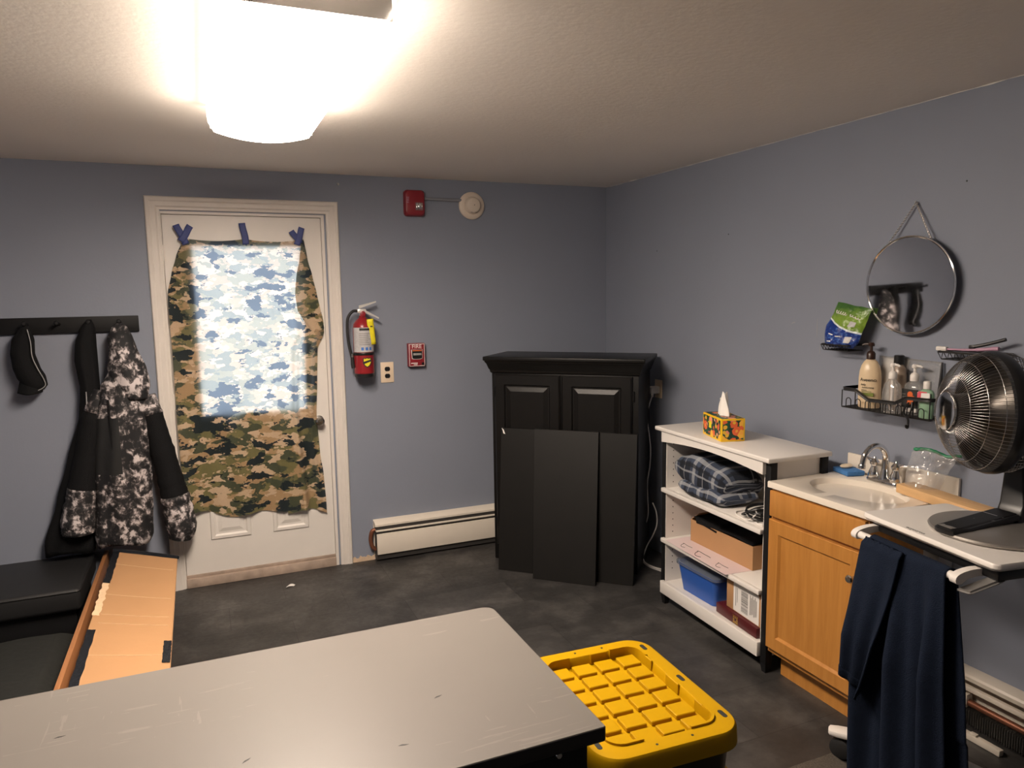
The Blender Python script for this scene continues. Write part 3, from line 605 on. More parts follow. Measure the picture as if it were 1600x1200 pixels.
# litter
b = B(); b.sheet(lambda u, v: (-2.262+.045*(u-.5)+.01*v, -.236+.018*(v-.5), .004+.010*math.sin(u*PI)*(.4+v*.6)), 8, 4); tag(obj('paper_scrap', b, M['paper'], solid=.0006), 'small white paper scrap on the floor in front of the door', 'litter')

# ------------------------------------------------------------------ armoire in the corner and the boards leaning on it
FA = frame((-1.001, -.314, 0), .814); AW, AD, AH = .915, .382, 1.298
A = thing('armoire', 'black armoire with raised panel doors standing across the room corner', 'armoire', FA)
b = B(FA); b.box(0, AW, 0, AD, .0, AH-.085, .003); obj('carcass', b, M['armoire'], A)
b = B(FA); prof = [(.0, AH-.105), (-.008, AH-.098), (-.010, AH-.085), (-.016, AH-.075), (-.026, AH-.045), (-.034, AH-.034), (-.036, AH-.026)]
b.loft([[(q, q, z), (AW-q, q, z), (AW-q, AD, z), (q, AD, z)] for q, z in prof]); obj('crown_moulding', b, M['armoire'], A, ang=20)
b = B(FA); b.box(-.044, AW+.044, -.044, AD+.004, AH-.026, AH, .006, 3); obj('top', b, M['armoire'], A)
for x0, x1 in ((.022, .445), (.452, .880)):
    b = B(FA @ basis((0, 0, 0), (1, 0, 0), (0, 0, 1), (0, -1, 0)))
    z0, z1 = .10, AH-.108
    def rr(d, h): return [(x0+d, z0+d, h), (x1-d, z0+d, h), (x1-d, z1-d, h), (x0+d, z1-d, h)]
    b.loft([rr(0, .0), rr(0, .012), rr(.010, .021), rr(.064, .021), rr(.071, .012), rr(.079, .012), rr(.106, .020), rr(.112, .020)]); d_ = obj('door', b, M['armoire'], A, ang=12)
    hx = x0-.006 if x0 < .1 else x1+.006
    for z in (.25, AH-.22):
        q = B(FA); q.cyl((hx, -.010, z-.03), (hx, -.010, z+.03), .005, n=8); obj('hinge', q, M['black'], d_)
def lean_board(u0, u1, d0, w0, w1, d1, h, th, label):
    b = B(FA); b.hexa([(u0, -d0, 0), (u1, -d0, 0), (u1, -d0+th, 0), (u0, -d0+th, 0)], [(w0, -d1, h), (w1, -d1, h), (w1, -d1+th, h), (w0, -d1+th, h)])
    bmesh.ops.bevel(b.bm, geom=b.bm.edges[:], offset=.0015, segments=1, affect='EDGES'); return tag(obj('shelf_board', b, M['board']), label, 'board', 'loose boards leaning on the armoire')
lean_board(.092, .490, .180, .072, .470, .040, .858, .016, 'leftmost black loose board leaning on the armoire, partly behind the middle board')
lean_board(.338, .717, .250, .293, .692, .060, .866, .016, 'middle black loose board leaning on the armoire, in front of the others')
lean_board(.560, .922, .180, .555, .916, .040, .860, .016, 'rightmost black loose board leaning on the armoire')

b = B(FA); b.hexa([(.090, -.052, .826), (.102, -.052, .822), (.102, -.049, .822), (.090, -.049, .826)], [(.078, -.046, .858), (.088, -.046, .850), (.088, -.043, .850), (.078, -.043, .858)])
bd = bpy.data.objects['shelf_board']; ch_ = obj('chipped_corner', b, M['ink_white'], bd)

# power cord hanging on the right wall behind the armoire
V_ = thing('power_cord', 'long grey power cord hanging from its plug between armoire and bookshelf', 'power cord', (-.04, -.60, 0))
b = B(); b.box(-.008, 0, -.693, -.621, 1.010, 1.125, .002); tag(obj('wall_outlet', b, M['ivory']), 'outlet plate on the right wall behind the grey cord plug', 'outlet')
b = B(); b.box(-.078, -.0082, -.682, -.632, 1.040, 1.086, .008, 3); b.cyl((-.060, -.672, 1.042), (-.064, -.674, 1.022), .009, n=10); obj('plug', b, M['cord_grey'], V_)
pts = [(-.064, -.674, 1.024), (-.092, -.690, .985), (-.110, -.690, .90), (-.120, -.728, .80), (-.120, -.746, .70), (-.120, -.738, .60), (-.120, -.712, .48), (-.120, -.718, .39), (-.130, -.740, .29), (-.140, -.722, .21), (-.155, -.722, .13), (-.180, -.745, .05), (-.205, -.82, .006), (-.19, -.95, .006), (-.13, -1.05, .006), (-.10, -1.12, .006)]
b = B(); b.tube(spline(pts, 8), .0042, 8); obj('cord', b, M['cord_grey'], V_)
b = B(); b.tube(spline([(-.100, -.745, .36), (-.100, -.785, .31), (-.105, -.80, .24), (-.125, -.79, .17), (-.165, -.775, .09), (-.20, -.80, .02), (-.185, -.90, .006), (-.11, -1.02, .006)], 8), .0042, 8); tag(obj('white_cord', b, M['white_plastic']), 'short white cord looping behind the grey cord near the floor', 'cord')

# ------------------------------------------------------------------ bookshelf
FB = frame((-.440, -1.3325, 0), -.0287); BW, BD, BH = .804, .327, .972
K_ = thing('bookshelf', 'white open bookshelf with black legs between armoire and sink cabinet', 'bookshelf', FB)
b = B(FB); b.box(-.045, BW+.028, -.020, BD+.004, BH-.022, BH, .006, 3); obj('top', b, M['white'], K_)
for x0, x1 in ((-.010, .026), (BW-.022, BW+.014)):
    for y0, y1 in ((.006, .042), (BD-.040, BD-.004)):
        b = B(FB); b.box(x0, x1, y0, y1, .045, BH-.022, .002); xm = x0 if x0 < .1 else x0; b.hexa([(x0+.006, y0+.006, 0), (x1-.006, y0+.006, 0), (x1-.006, y1-.006, 0), (x0+.006, y1-.006, 0)], [(x0, y0, .045), (x1, y0, .045), (x1, y1, .045), (x0, y1, .045)]); obj('leg', b, M['black'], K_)
for x0, x1 in ((.002, .016), (BW-.014, BW)):
    b = B(FB); b.box(x0, x1, .042, BD-.040, .07, BH-.022, .001); obj('side_panel', b, M['white'], K_)
for x0, x1 in ((.026, .030), (BW-.026, BW-.022)):
    b = B(FB); b.box(x0-.012 if x0 < .1 else x0, x1 if x0 < .1 else x1+.010, .008, BD-.01, .075, BH-.03); obj('inner_side', b, M['white'], K_)
b = B(FB); b.box(.016, BW-.014, BD-.014, BD-.008, .07, BH-.022); obj('back_panel', b, M['white'], K_)
b = B(FB @ basis((0, 0, 0), (1, 0, 0), (0, 0, 1), (0, -1, 0)))
A0 = [(.010, BH-.023), (BW-.016, BH-.023), (BW-.016, BH-.078)]+[(.010+(BW-.026)*(1-k/20), BH-.078+.026*math.sin(PI*k/20)) for k in range(1, 20)]+[(.010, BH-.078)]
b.prism(A0, -.006, .012); obj('apron', b, M['white'], K_)
SH = [(.626, .648), (.351, .373)]
for z0, z1 in SH:
    b = B(FB); b.box(.031, BW-.027, .010, BD-.015, z0, z1, .002); b.box(.010, BW-.020, -.014, .010, z0, z1, .004); obj('shelf', b, M['white'], K_)
b = B(FB); b.box(.031, BW-.027, .010, BD-.015, .118, .132); b.box(.010, BW-.020, -.014, .010, .068, .134, .003); obj('bottom_shelf', b, M['white'], K_)
b = B(FB)
for k in range(21):
    z = .20+.034*k
    if any(z0-.02 < z < z1+.02 for z0, z1 in SH): continue
    b.cyl((.0295, .050, z), (.0306, .050, z), .0032, n=8)
obj('peg_holes', b, M['dark_gap'], K_)
# tissue box on the shelf top
FT = frame((-.372, -1.580, BH+.001), -.28)
X = thing('tissue_box', 'floral tissue box with yellow edges standing on the white bookshelf', 'tissue box', FT)
tw, td, th = .222, .118, .108
b = B(FT); b.box(0, tw, 0, td, 0, th, .002); obj('carton', b, M['box_yellow'], X)
b = B(FT); b.box(.008, tw-.008, -.0006, .001, .008, th-.008); b.box(tw-.001, tw+.0006, .008, td-.008, .008, th-.008); b.box(.004, tw-.004, .006, td-.006, th-.001, th+.0006); obj('floral_panels', b, M['floral'], X)
b = B(FT); b.prism(rrect(.085, .135, .060-.0, .0601, .00004), .0, .0) if False else b.box(.078, .108, -.0012, -.0005, .045, .078, .0003); lb = obj('brand_patch', b, M['yellow_tag'], X)
b = B(FT @ Matrix.Translation((tw/2, td/2, th+.0007))); b.prism([(.052*math.cos(a), .024*math.sin(a)) for a in [2*PI*k/24 for k in range(24)]], 0, .0006); obj('opening', b, M['ink'], X)
rings = []
for i in range(15):
    t = i/14; z = th-.002+.112*t; hw_ = .034*(1-t)**1.6+.017+.006*math.sin(t*5); hd_ = .010+.010*(1-t)
    rings.append([(tw/2-.002+.010*t+(hw_*(1+.25*math.sin(3*a+t*4)))*math.cos(a), td/2+hd_*math.sin(a)*(1+.3*math.sin(5*a+2)), z+.006*math.sin(2*a)*t) for a in [2*PI*k/28 for k in range(28)]])
b = B(FT); b.loft(rings)
b.loft([[(tw/2-.016, td/2-.006, th+.045), (tw/2-.016, td/2+.004, th+.045), (tw/2-.012, td/2, th+.085)], [(tw/2-.040, td/2-.004, th+.076), (tw/2-.040, td/2-.002, th+.076), (tw/2-.038, td/2-.003, th+.080)]]); obj('tissue', b, M['tissue'], X, ang=180)
# plaid blanket on the upper shelf
def weave(o, nk, du, dv):
    at = o.data.attributes.new('weave', 'FLOAT_VECTOR', 'POINT'); n_ = len(o.data.vertices)
    for i in range(n_): at.data[i].vector = ((i//nk)*du, (i % nk)*dv, 0)
def blanket(x0, x1, yc, yw, zc, zh, seed, tilt=0):
    rings = []
    for i in range(41):
        u = i/40; e_ = max(.05, 1-abs(2*u-1)**5)**.5; ring = []
        for k in range(44):
            a = 2*PI*k/44+PI/2*0; ca, sa = math.cos(a), math.sin(a); f = 1+.07*nz(u*4+seed, ca*2, sa*2)
            y = yc+yw*math.copysign(abs(ca)**.6, ca)*(.75+.25*e_)*f; h = zh*math.copysign(abs(sa)**.7, sa)*e_*f
            z = zc+h+tilt*(u-.5)-.006*math.sin(u*9+seed)*(sa > .3)+.008*nz(ca*3, u*6, seed)
            ring.append((x0+(x1-x0)*u+.014*ca*(1-e_), y, max(z, .6495)))
        rings.append(ring)
    return rings
Q = thing('plaid_blanket', 'folded dark blue plaid blanket on the top inside shelf', 'blanket', FB @ Matrix.Translation((.3, .16, .648)))
b = B(FB); b.loft(blanket(.052, .470, .155, .128, .755, .088, 1.0, -.03)); q = obj('fold', b, M['plaid'], Q, ang=180); weave(q, 44, .0108, .0125)
b = B(FB); b.loft(blanket(.120, .490, .120, .115, .688, .038, 4.0)); q = obj('fold', b, M['plaid'], Q, ang=180); weave(q, 44, .0095, .010)
# cables
b = B(FB); P = []
for i in range(90):
    t = i/89*5*2*PI; P.append((.665+.060*math.cos(t)+.016*math.sin(t*.37), .105+.075*math.sin(t)+.012*math.cos(t*.61), .654+.020*(1+math.sin(t*.5+1))+.012*(i/89)))
b.tube(P, .0042, 7); b.tube(spline([(.60, .06, .655), (.61, .03, .665), (.66, .02, .69), (.70, .05, .71), (.72, .10, .695), (.745, .12, .68)], 8), .0042, 7); b.box(.675, .765, .075, .120, .650, .682, .008)
tag(obj('cable_bundle', b, M['plastic_black']), 'tangled black cable with adapter on the upper white shelf', 'cable')
b = B(FB); b.tube(spline([(.530, .10, .6525), (.535, .06, .6525), (.575, .03, .6525), (.66, .022, .6525), (.70, .035, .690), (.66, .06, .695), (.63, .10, .66), (.70, .035, .6525), (.75, .020, .6530)], 10), .0032, 7); b.box(.740, .768, .012, .032, .6495, .664, .003)
tag(obj('charging_cable', b, M['white_plastic']), 'thin white cable beside the black cable tangle on the upper shelf', 'cable')
# carton with black cloth on the middle shelf
FC = FB @ Matrix.Translation((.115, .105, .3745)) @ Matrix.Rotation(.02, 4, 'Z')
c = thing('cardboard_box', 'open brown cardboard box on the middle shelf of the bookshelf', 'box', FC)
cw, cd, ch = .475, .19, .115; t = .004
b = B(FC); b.box(0, cw, 0, t, 0, ch); b.box(0, cw, cd-t, cd, 0, ch+.03); b.box(0, t, t, cd-t, 0, ch); b.box(cw-t, cw, t, cd-t, 0, ch); b.box(t, cw-t, t, cd-t, 0, t); obj('body', b, M['cardboard'], c)
b = B(FC); b.hexa([(.001, .0, ch), (t, 0, ch), (t, cd, ch), (.001, cd, ch)], [(.055, .01, ch+.045), (.058, .01, ch+.045), (.058, cd-.01, ch+.045), (.055, cd-.01, ch+.045)]); obj('flap', b, M['cardboard'], c)
def bl(u, v):
    x = .03+.43*u; y = -.006+.18*v; z = ch+.012+.010*nz(u*3, v*3)-.018*max(0, u-.5)
    if v < .15: z -= (.15-v)*(.22 if .04 < u < .42 else .02); y = max(y, -.004) if u < .42 else max(y, .008)
    return (x, y, z+.012*(u < .42))
b = B(FC); b.sheet(bl, 36, 18); tag(obj('black_fabric', b, M['black_cloth'], ang=180, solid=.003), 'black fabric stuffed in the open cardboard box on the shelf', 'fabric')
# printed sheet sticking out under the carton
FP = FB @ Matrix.Translation((.06, -.012, .3737)) @ Matrix.Rotation(-.03, 4, 'Z')
gp = NG('pale pink print'); v = gp.coord(); gp.base(gp.mix(gp.noise(v, 7, 2), (0.72, 0.66, 0.66), (0.72, 0.52, 0.54))); gp.rough(.3)
p = thing('printed_leaflet', 'pale pink printed leaflet lying on the middle shelf edge', 'leaflet', FP)
b = B(FP); b.box(0, .52, -.004, .17, 0, .0008); obj('sheet', b, gp.m, p)
for cx, sc in ((.12, .8), (.26, 1.1), (.42, .8)):
    b = B(FP); b.tube([(cx+.05*sc*math.cos(a)*(1 if a < PI else .8), .045+.022*sc*math.sin(a)+.008*math.cos(2*a), .0012) for a in [.3+2*PI*k/30*.8 for k in range(31)]], .0016*sc, 5); obj('drawing', b, M['ink'], p)
# blue bin, parcel, maroon box on the bottom shelf
FN = FB @ Matrix.Translation((.118, .015, .1335)) @ Matrix.Rotation(.03, 4, 'Z')
n_ = thing('storage_bin', 'blue plastic storage bin with clear rim on the bottom shelf', 'bin', FN)
b = B(FN); w_, d_, h_ = .315, .20, .145
b.loft([rrect(.025, w_-.025, .018, d_-.018, .025, 0), rrect(.0, w_, .0, d_, .03, h_), rrect(.003, w_-.003, .003, d_-.003, .028, h_), rrect(.028, w_-.028, .021, d_-.021, .024, .004)]); obj('tub', b, M['bin_blue'], n_)
b = B(FN); b.loft([rrect(-.010, w_+.010, -.008, d_+.008, .035, h_-.008), rrect(-.010, w_+.010, -.008, d_+.008, .035, h_+.006), rrect(-.002, w_+.002, -.002, d_+.002, .03, h_+.010)]); obj('lid', b, M['frosted_lid'], n_)
FR_ = FB @ Matrix.Translation((.447, .022, .1335)) @ Matrix.Rotation(-.05, 4, 'Z')
r_ = thing('maroon_box', 'flat dark red box with gold emblem lying on the bottom shelf', 'box', FR_)
b = B(FR_); b.box(0, .308, 0, .19, 0, .048, .003); obj('body', b, M['maroon'], r_)
b = B(FR_ @ basis((.155, -.0004, .024), (1, 0, 0), (0, 0, 1), (0, -1, 0)))
for i in range(3):
    for j in range(3):
        if (i, j) != (1, 1): b.box(-.018+.0125*i, -.008+.0125*i, -.016+.011*j, -.007+.011*j, 0, .0006)
b.box(-.021, .021, .0175, .019, 0, .0006); b.box(-.021, .021, -.019, -.0175, 0, .0006); obj('emblem', b, M['gold'], r_)
FK = FB @ Matrix.Translation((.502, .040, .1825)) @ Matrix.Rotation(-.06, 4, 'Z')
k_ = thing('parcel', 'brown parcel with white shipping label standing on the flat red box', 'box', FK)
b = B(FK); b.box(0, .262, 0, .15, 0, .145, .002); obj('carton', b, M['cardboard'], k_)
b = B(FK); b.box(.055, .245, -.0008, 0, .004, .142); lb = obj('shipping_label', b, M['paper'], k_)
Ml = FK @ basis((0, -.0012, 0), (1, 0, 0), (0, 0, 1), (0, -1, 0))
b = B(Ml); random.seed(3)
for k in range(22): 
    w0 = random.uniform(.0008, .0028); b.box(.115+.0025*0, .165, .020+.0048*k, .020+.0048*k+w0, 0, .0004)
obj('barcode', b, M['ink'], lb)
b = B(Ml)
for k in range(6): b.box(.180+.009*k, .184+.009*k, .030+.004*(k % 3), .125-.012*(k % 2), 0, .0004)
b.box(.072, .076, .03, .12, 0, .0004); b.box(.084, .087, .05, .12, 0, .0004); obj('address_lines', b, M['grey_metal'], lb)

# ------------------------------------------------------------------ vanity cabinet, sink, tap
FV = frame((-.455, -2.158, 0), 0.0); VW, VH = .500, .846
Z = thing('sink_cabinet', 'honey maple sink cabinet with one door and false drawer front', 'cabinet', FV)
b = B(FV); b.box(.002, VW-.006, 0, .44, .115, VH, .001); obj('carcass', b, M['maple'], Z)
b = B(FV); b.box(.02, VW-.02, .060, .44, 0, .115); obj('toe_kick', b, M['maple'], Z)
b = B(FV); b.box(.006, VW-.010, -.018, 0, .727, .838, .003); obj('drawer_front', b, M['maple'], Z)
b = B(FV @ basis((0, 0, 0), (1, 0, 0), (0, 0, 1), (0, -1, 0))); x0, x1, z0, z1 = .006, VW-.010, .142, .714
def rr(d, h): return [(x0+d, z0+d, h), (x1-d, z0+d, h), (x1-d, z1-d, h), (x0+d, z1-d, h)]
b.loft([rr(0, 0), rr(0, .017), rr(.003, .020), rr(.056, .020), rr(.062, .013), rr(.066, .010), rr(.10, .010)]); dr = obj('door', b, M['maple'], Z, ang=15)
b = B(FV); b.lathe([(.008, 0), (.006, .008), (.006, .014), (.014, .020), (.016, .026), (.012, .031), (0, .033)], (.453, -.020, .612), (0, -1, 0), 24); obj('knob', b, M['nickel'], dr)
FS = frame((-.470, -2.147, 0), 0.0); SW, SD, ST = .525, .455, .873
Y = thing('vanity_sink', 'cream cultured marble sink top with oval basin and backsplash', 'sink', FS @ Matrix.Translation((SW/2, SD/2, ST)))
n = 96; cx, cy, ea, eb = .262, .225, .208, .142
def outp(a):
    c_, s_ = math.cos(a), math.sin(a); k = min(((SW-cx) if c_ > 0 else cx)/max(abs(c_), 1e-6), ((SD-cy) if s_ > 0 else cy)/max(abs(s_), 1e-6)); return cx+c_*k, cy+s_*k
ang_ = sorted([2*PI*k/n for k in range(n)]+[math.atan2(sy-cy, sx_-cx) % (2*PI) for sx_ in (0, SW) for sy in (0, SD)])
def ring(f, z): return [(cx+f*ea*math.cos(a), cy+f*eb*math.sin(a), z) for a in ang_]
O_ = [outp(a) for a in ang_]
b = B(FS); b.loft([[(x, y, ST-.026) for x, y in O_], [(x, y, ST-.004) for x, y in O_], [(cx+(x-cx)*.992, cy+(y-cy)*.992, ST) for x, y in O_], ring(1.03, ST), ring(1.0, ST-.003), ring(.95, ST-.030), ring(.86, ST-.072), ring(.70, ST-.104), ring(.45, ST-.122), ring(.12, ST-.128)], cap=True); obj('basin_slab', b, M['marble'], Y)
b = B(FS); b.box(0, SW, SD+.0, SD+.0145, ST-.02, ST+.078, .003); obj('backsplash', b, M['marble'], Y)
b = B(FS); b.lathe([(.024, ST-.127), (.024, ST-.124), (.018, ST-.123), (0, ST-.124)], (cx, cy, 0)); obj('drain', b, M['chrome'], Y)
FF = frame((-.065, -2.385, ST), 0.0)
U_ = thing('faucet', 'chrome two-handle faucet with gooseneck spout at the sink', 'faucet', FF)
b = B(FF); b.loft([rrect(-.082, .082, -.026, .026, .0255, .0005), rrect(-.082, .082, -.026, .026, .0255, .010), rrect(-.077, .077, -.021, .021, .0205, .018), rrect(-.070, .070, -.015, .015, .0145, .022)]); obj('base', b, M['chrome'], U_)
b = B(FF); b.lathe([(.024, .016), (.022, .030), (.017, .045), (.0145, .06)], n=28)
arc = [(0, 0, .05), (0, .002, .10)]+[(0, -.062+.064*math.cos(a), .103+.060*math.sin(a)) for a in [PI*k/14 for k in range(1, 13)]]+[(0, -.128, .104), (0, -.132, .090)]
b.tube(spline(arc, 4), [.0145-.003*min(1, i/40) for i in range(4*(len(arc)-1)+1)], 18); b.lathe([(.0125, 0), (.014, -.004), (.014, -.016), (.009, -.018)], (0, -.1325, .092), (0, .1, 1), 20); obj('spout', b, M['chrome'], U_)
for sgn in (-1, 1):
    b = B(FF); b.lathe([(.024, .014), (.025, .026), (.022, .040), (.015, .056), (.013, .064), (.019, .071), (.0195, .080), (.012, .089), (.007, .096), (.005, .103), (0, .104)], (sgn*.052, 0, 0), n=24)
    tip = (sgn*.052+sgn*.074, .012 if sgn > 0 else .016, .092); b.tube(spline([(sgn*.052, 0, .082), (sgn*.052+sgn*.034, .004, .088), tip], 5), [.0068]*6+[.006, .0062, .007, .0078, .007], 12); obj('handle', b, M['chrome'], U_)
b = B(Matrix.Translation((-.070, -2.205, ST+.0008)) @ Matrix.Rotation(-.25, 4, 'Z')); b.box(-.042, .042, -.055, .055, 0, .022, .006, 3)
for q in b.bm.verts: q.co.x += .003*nz(q.co.x*80, q.co.y*80, 1); 
tag(obj('sponge', b, M['sponge']), 'flat blue sponge cloth at the back corner of the sink', 'sponge')
b = B(Matrix.Translation((-.068, -2.190, ST+.0235))); b.lathe([(.012, 0), (.021, .003), (.024, .008), (.021, .013), (.010, .016), (0, .0165)], n=28, sx=.8, sy=1.35); tag(obj('soap_bar', b, M['soap']), 'small cream soap bar resting on the blue sponge', 'soap')
# plank at the back
FW = Matrix.Translation((-.075, -2.520, ST+.0012)) @ Matrix.Rotation(-.17, 4, 'Z')
b = B(FW); b.box(-.075, .010, -.48, 0, 0, .036, .003); wb = tag(obj('wood_plank', b, M['pine']), 'pale pine plank lying behind the sink and fan along the wall', 'plank')
# zip bag on the sink's right end
def bagp(side):
    def f(u, v):
        w_ = .100+.045*v; puff = .044*math.sin(PI*min(1, max(0, u)))**.6*(1-v*.75)*(.4+.6*min(1, v*5))
        x = (u-.5)*w_*1.15+.012*nz(v*5, side*2, 1)*v; y = side*(puff+.020*nz(u*4, v*4, side*3)*min(1, v*3)+.010*nz(u*9, v*9, side)*min(1, v*3))
        top = .180+.030*nz(u*2.2, 3)
        return (x+.045*v*v, y*min(1, 4*u*(1-u)+.05)+.03*v, .002+top*v-.10*max(0, v-.85)*max(0, u-.4))
    return f
FG = basis((-.115, -2.590, ST+.0005), (.35, -.937, 0), (.937, .35, 0), (0, 0, 1))
zb = thing('zip_bag', 'clear plastic zip bag with green strip slumped on the sink corner', 'plastic bag', FG)
b = B(FG); b.sheet(bagp(1), 26, 22); b.sheet(bagp(-1), 26, 22); obj('film', b, M['film'], zb, ang=180)
b = B(FG); b.tube([(x, y, z) for x, y, z in [bagp(1)(k/20, .97) for k in range(21)]], [.006+.004*abs(nz(k*.5)) for k in range(21)], 8); obj('zip_strip', b, M['green_zip'], zb, ang=180)
b = B(FG)
for k in range(9): b.lathe([(.009, 0), (.009, .002), (0, .0021)], ((k % 3-1)*.022+.004*nz(k*3.1), (k//3-1)*.012, .004+.003*(k % 2)), (.2*nz(k), .2*nz(k, 3), 1), 14)
obj('coins', b, M['steel'], zb)

# ------------------------------------------------------------------ rolling cart with towel and heater fan
FQ = basis((-.562, -2.706, 0), (-.1545, -.988, 0), (.988, -.1545, 0), (0, 0, 1)); CW, CT = .5365, .905
q_ = thing('rolling_cart', 'white rolling laptop cart table with towel bar beside the sink', 'cart', FQ @ Matrix.Translation((.27, .2, 0)))
b = B(FQ); out = rrect(0, CW, 0, .365, .022)
def shr(d, z): return [(max(d, min(CW-d, x)) if False else x+(CW/2-x)/abs(CW/2-x+1e-9)*d*min(1, abs(CW/2-x)/.05), y+(.1825-y)/abs(.1825-y+1e-9)*d*min(1, abs(.1825-y)/.05), z) for x, y in out]
b.loft([shr(.030, CT-.034), shr(.006, CT-.022), shr(0, CT-.014), shr(.001, CT-.004), shr(.004, CT)]); obj('table_top', b, M['white'], q_)
Mt = FQ @ basis((.185, .020, CT+.0003), (1, 0, 0), (0, 1, 0), (0, 0, 1)); text('ergotron', .021, Mt, M['grey_metal'], q_, align='LEFT')
b = B(FQ); b.box(.02, CW-.02, .03, .34, CT-.060, CT-.030, .006); obj('under_frame', b, M['plastic_black'], q_)
b = B(FQ); b.cyl((.055, -.045, .843), (.460, -.045, .843), .0125, n=20); obj('towel_bar', b, M['white_plastic'], q_)
for x in (.040, .452):
    b = B(FQ @ basis((x, 0, 0), (0, -1, 0), (0, 0, 1), (-1, 0, 0))); pr = spline([(-.05, CT-.040, 0), (.0, CT-.038, 0), (.045, CT-.046, 0), (.062, CT-.060, 0), (.058, CT-.076, 0), (.040, CT-.077, 0), (.02, CT-.066, 0), (-.02, CT-.060, 0), (-.05, CT-.062, 0)], 4); b.prism([(p.x, p.y) for p in pr], -.012, .012); obj('bar_bracket', b, M['white_plastic'], q_)
b = B(FQ); b.hexa([(.45, -.05, .800), (.495, -.04, .802), (.520, .06, .842), (.48, .06, .842)], [(.45, -.05, .812), (.495, -.04, .814), (.520, .06, .856), (.48, .06, .856)]); bmesh.ops.bevel(b.bm, geom=b.bm.edges[:], offset=.006, segments=2, affect='EDGES'); obj('release_lever', b, M['grey_metal'], q_)
b = B(FQ); b.box(.160, .230, .11, .17, .10, CT-.055, .010); obj('column', b, M['white'], q_)
b = B(FQ); b.box(.145, .245, .095, .185, .088, .122, .010); obj('base_hub', b, M['white'], q_)
for ex_, ey_ in ((-.012, -.088), (.395, -.070), (.39, .25), (-.01, .315)):
    c0 = Vector((.195, .14, 0)); d0 = (Vector((ex_, ey_, 0))-c0); ln = d0.length; d0.normalize(); s0 = Vector((-d0.y, d0.x, 0))
    b = B(FQ); rg = []
    for t, w_, z0, z1 in ((0, .034, .090, .120), (.3, .033, .088, .118), (.9, .028, .084, .108), (.985, .022, .085, .106), (1.0, .012, .088, .103)):
        p = c0+d0*ln*t; rg.append([p+s0*(w_*math.copysign(abs(math.cos(a))**.5, math.cos(a)))+Vector((0, 0, (z0+z1)/2+(z1-z0)/2*math.copysign(abs(math.sin(a))**.5, math.sin(a)))) for a in [2*PI*(k+.5)/16 for k in range(16)]])
    b.loft(rg); obj('foot', b, M['white'], q_)
    p = c0+d0*(ln-.045)
    b = B(FQ); b.lathe([(.030, -.022), (.037, -.018), (.039, -.006), (.034, 0), (.039, .006), (.037, .018), (.030, .022)], (p.x, p.y, .0395), (d0.y*.8+.3, -d0.x*.8, 0), 28); cs = obj('caster', b, M['rubber'], q_)
    b = B(FQ); b.cyl((p.x, p.y, .070), (p.x, p.y, .090), .011, n=12); obj('caster_stem', b, M['grey_metal'], cs)
# towel hanging over the bar
def fold_y(u, s): return .010*math.sin(u*15+1)+.007*math.sin(u*29+2)*s
def towel(u, s):   # s = length from the back hem to the front hem
    back, r = .62, .016
    if s < back: z = .843-(back-s); y = -.045+r+.010; k = (back-s)
    elif s < back+PI*r: a = (s-back)/r; z = .843+r*math.sin(a); y = -.045+r*math.cos(a)+.010*(1-a/PI); k = 0
    else: k = s-back-PI*r; z = .843-k; y = -.045-r
    g = min(1, k*3.0)
    x2 = .112+.313*(u+.10*g*math.sin(u*PI)*.25)+.030*k*(1-u)+.085*k*u
    if s < back: x2 += .030*g*u; return (x2, y+g*.010*math.sin(u*12)*(k < .5), z)
    yy = y-g*(.024+.030*math.sin(u*15+.6+k*1.1)+.012*math.sin(u*31+k*2.5))+.035*g*max(0, u-.72)
    return (x2, yy, z+.006*math.sin(u*9)*g)
t_ = thing('towel', 'navy blue towel draped over the cart bar in front of the sink cabinet', 'towel', FQ @ Matrix.Translation((.24, -.05, .02)))
b = B(FQ); LT = .62+PI*.016+.825; b.sheet(lambda u, v: towel(u, v*LT), 60, 130); obj('cloth', b, M['navy'], t_, ang=180, solid=.006)
def flap(u, v):      # loose front layer with a slanting hem
    ln = .47+.07*u; k = v*ln; g = min(1, k*3)
    x = .108+.008*k+u*(.165-.105*v**1.7); z = .862-k if v > .04 else .856
    y = -.080-g*(.052+.020*math.sin(u*5.5+.4+k)+.006*math.sin(u*15))
    return (x, y if v > .04 else -.070, z)
b = B(FQ); b.sheet(flap, 40, 60); obj('front_fold', b, M['navy'], t_, ang=180, solid=.006)
def hem(u): p = flap(u, .93); q = flap(u, .995); return p, q
b = B(FQ); b.sheet(lambda u, v: tuple(a+(c-a)*v-(.004 if i == 1 else 0) for i, (a, c) in enumerate(zip(*hem(u)))), 40, 3); obj('hem_band', b, M['navy'], t_, ang=180, solid=.003)

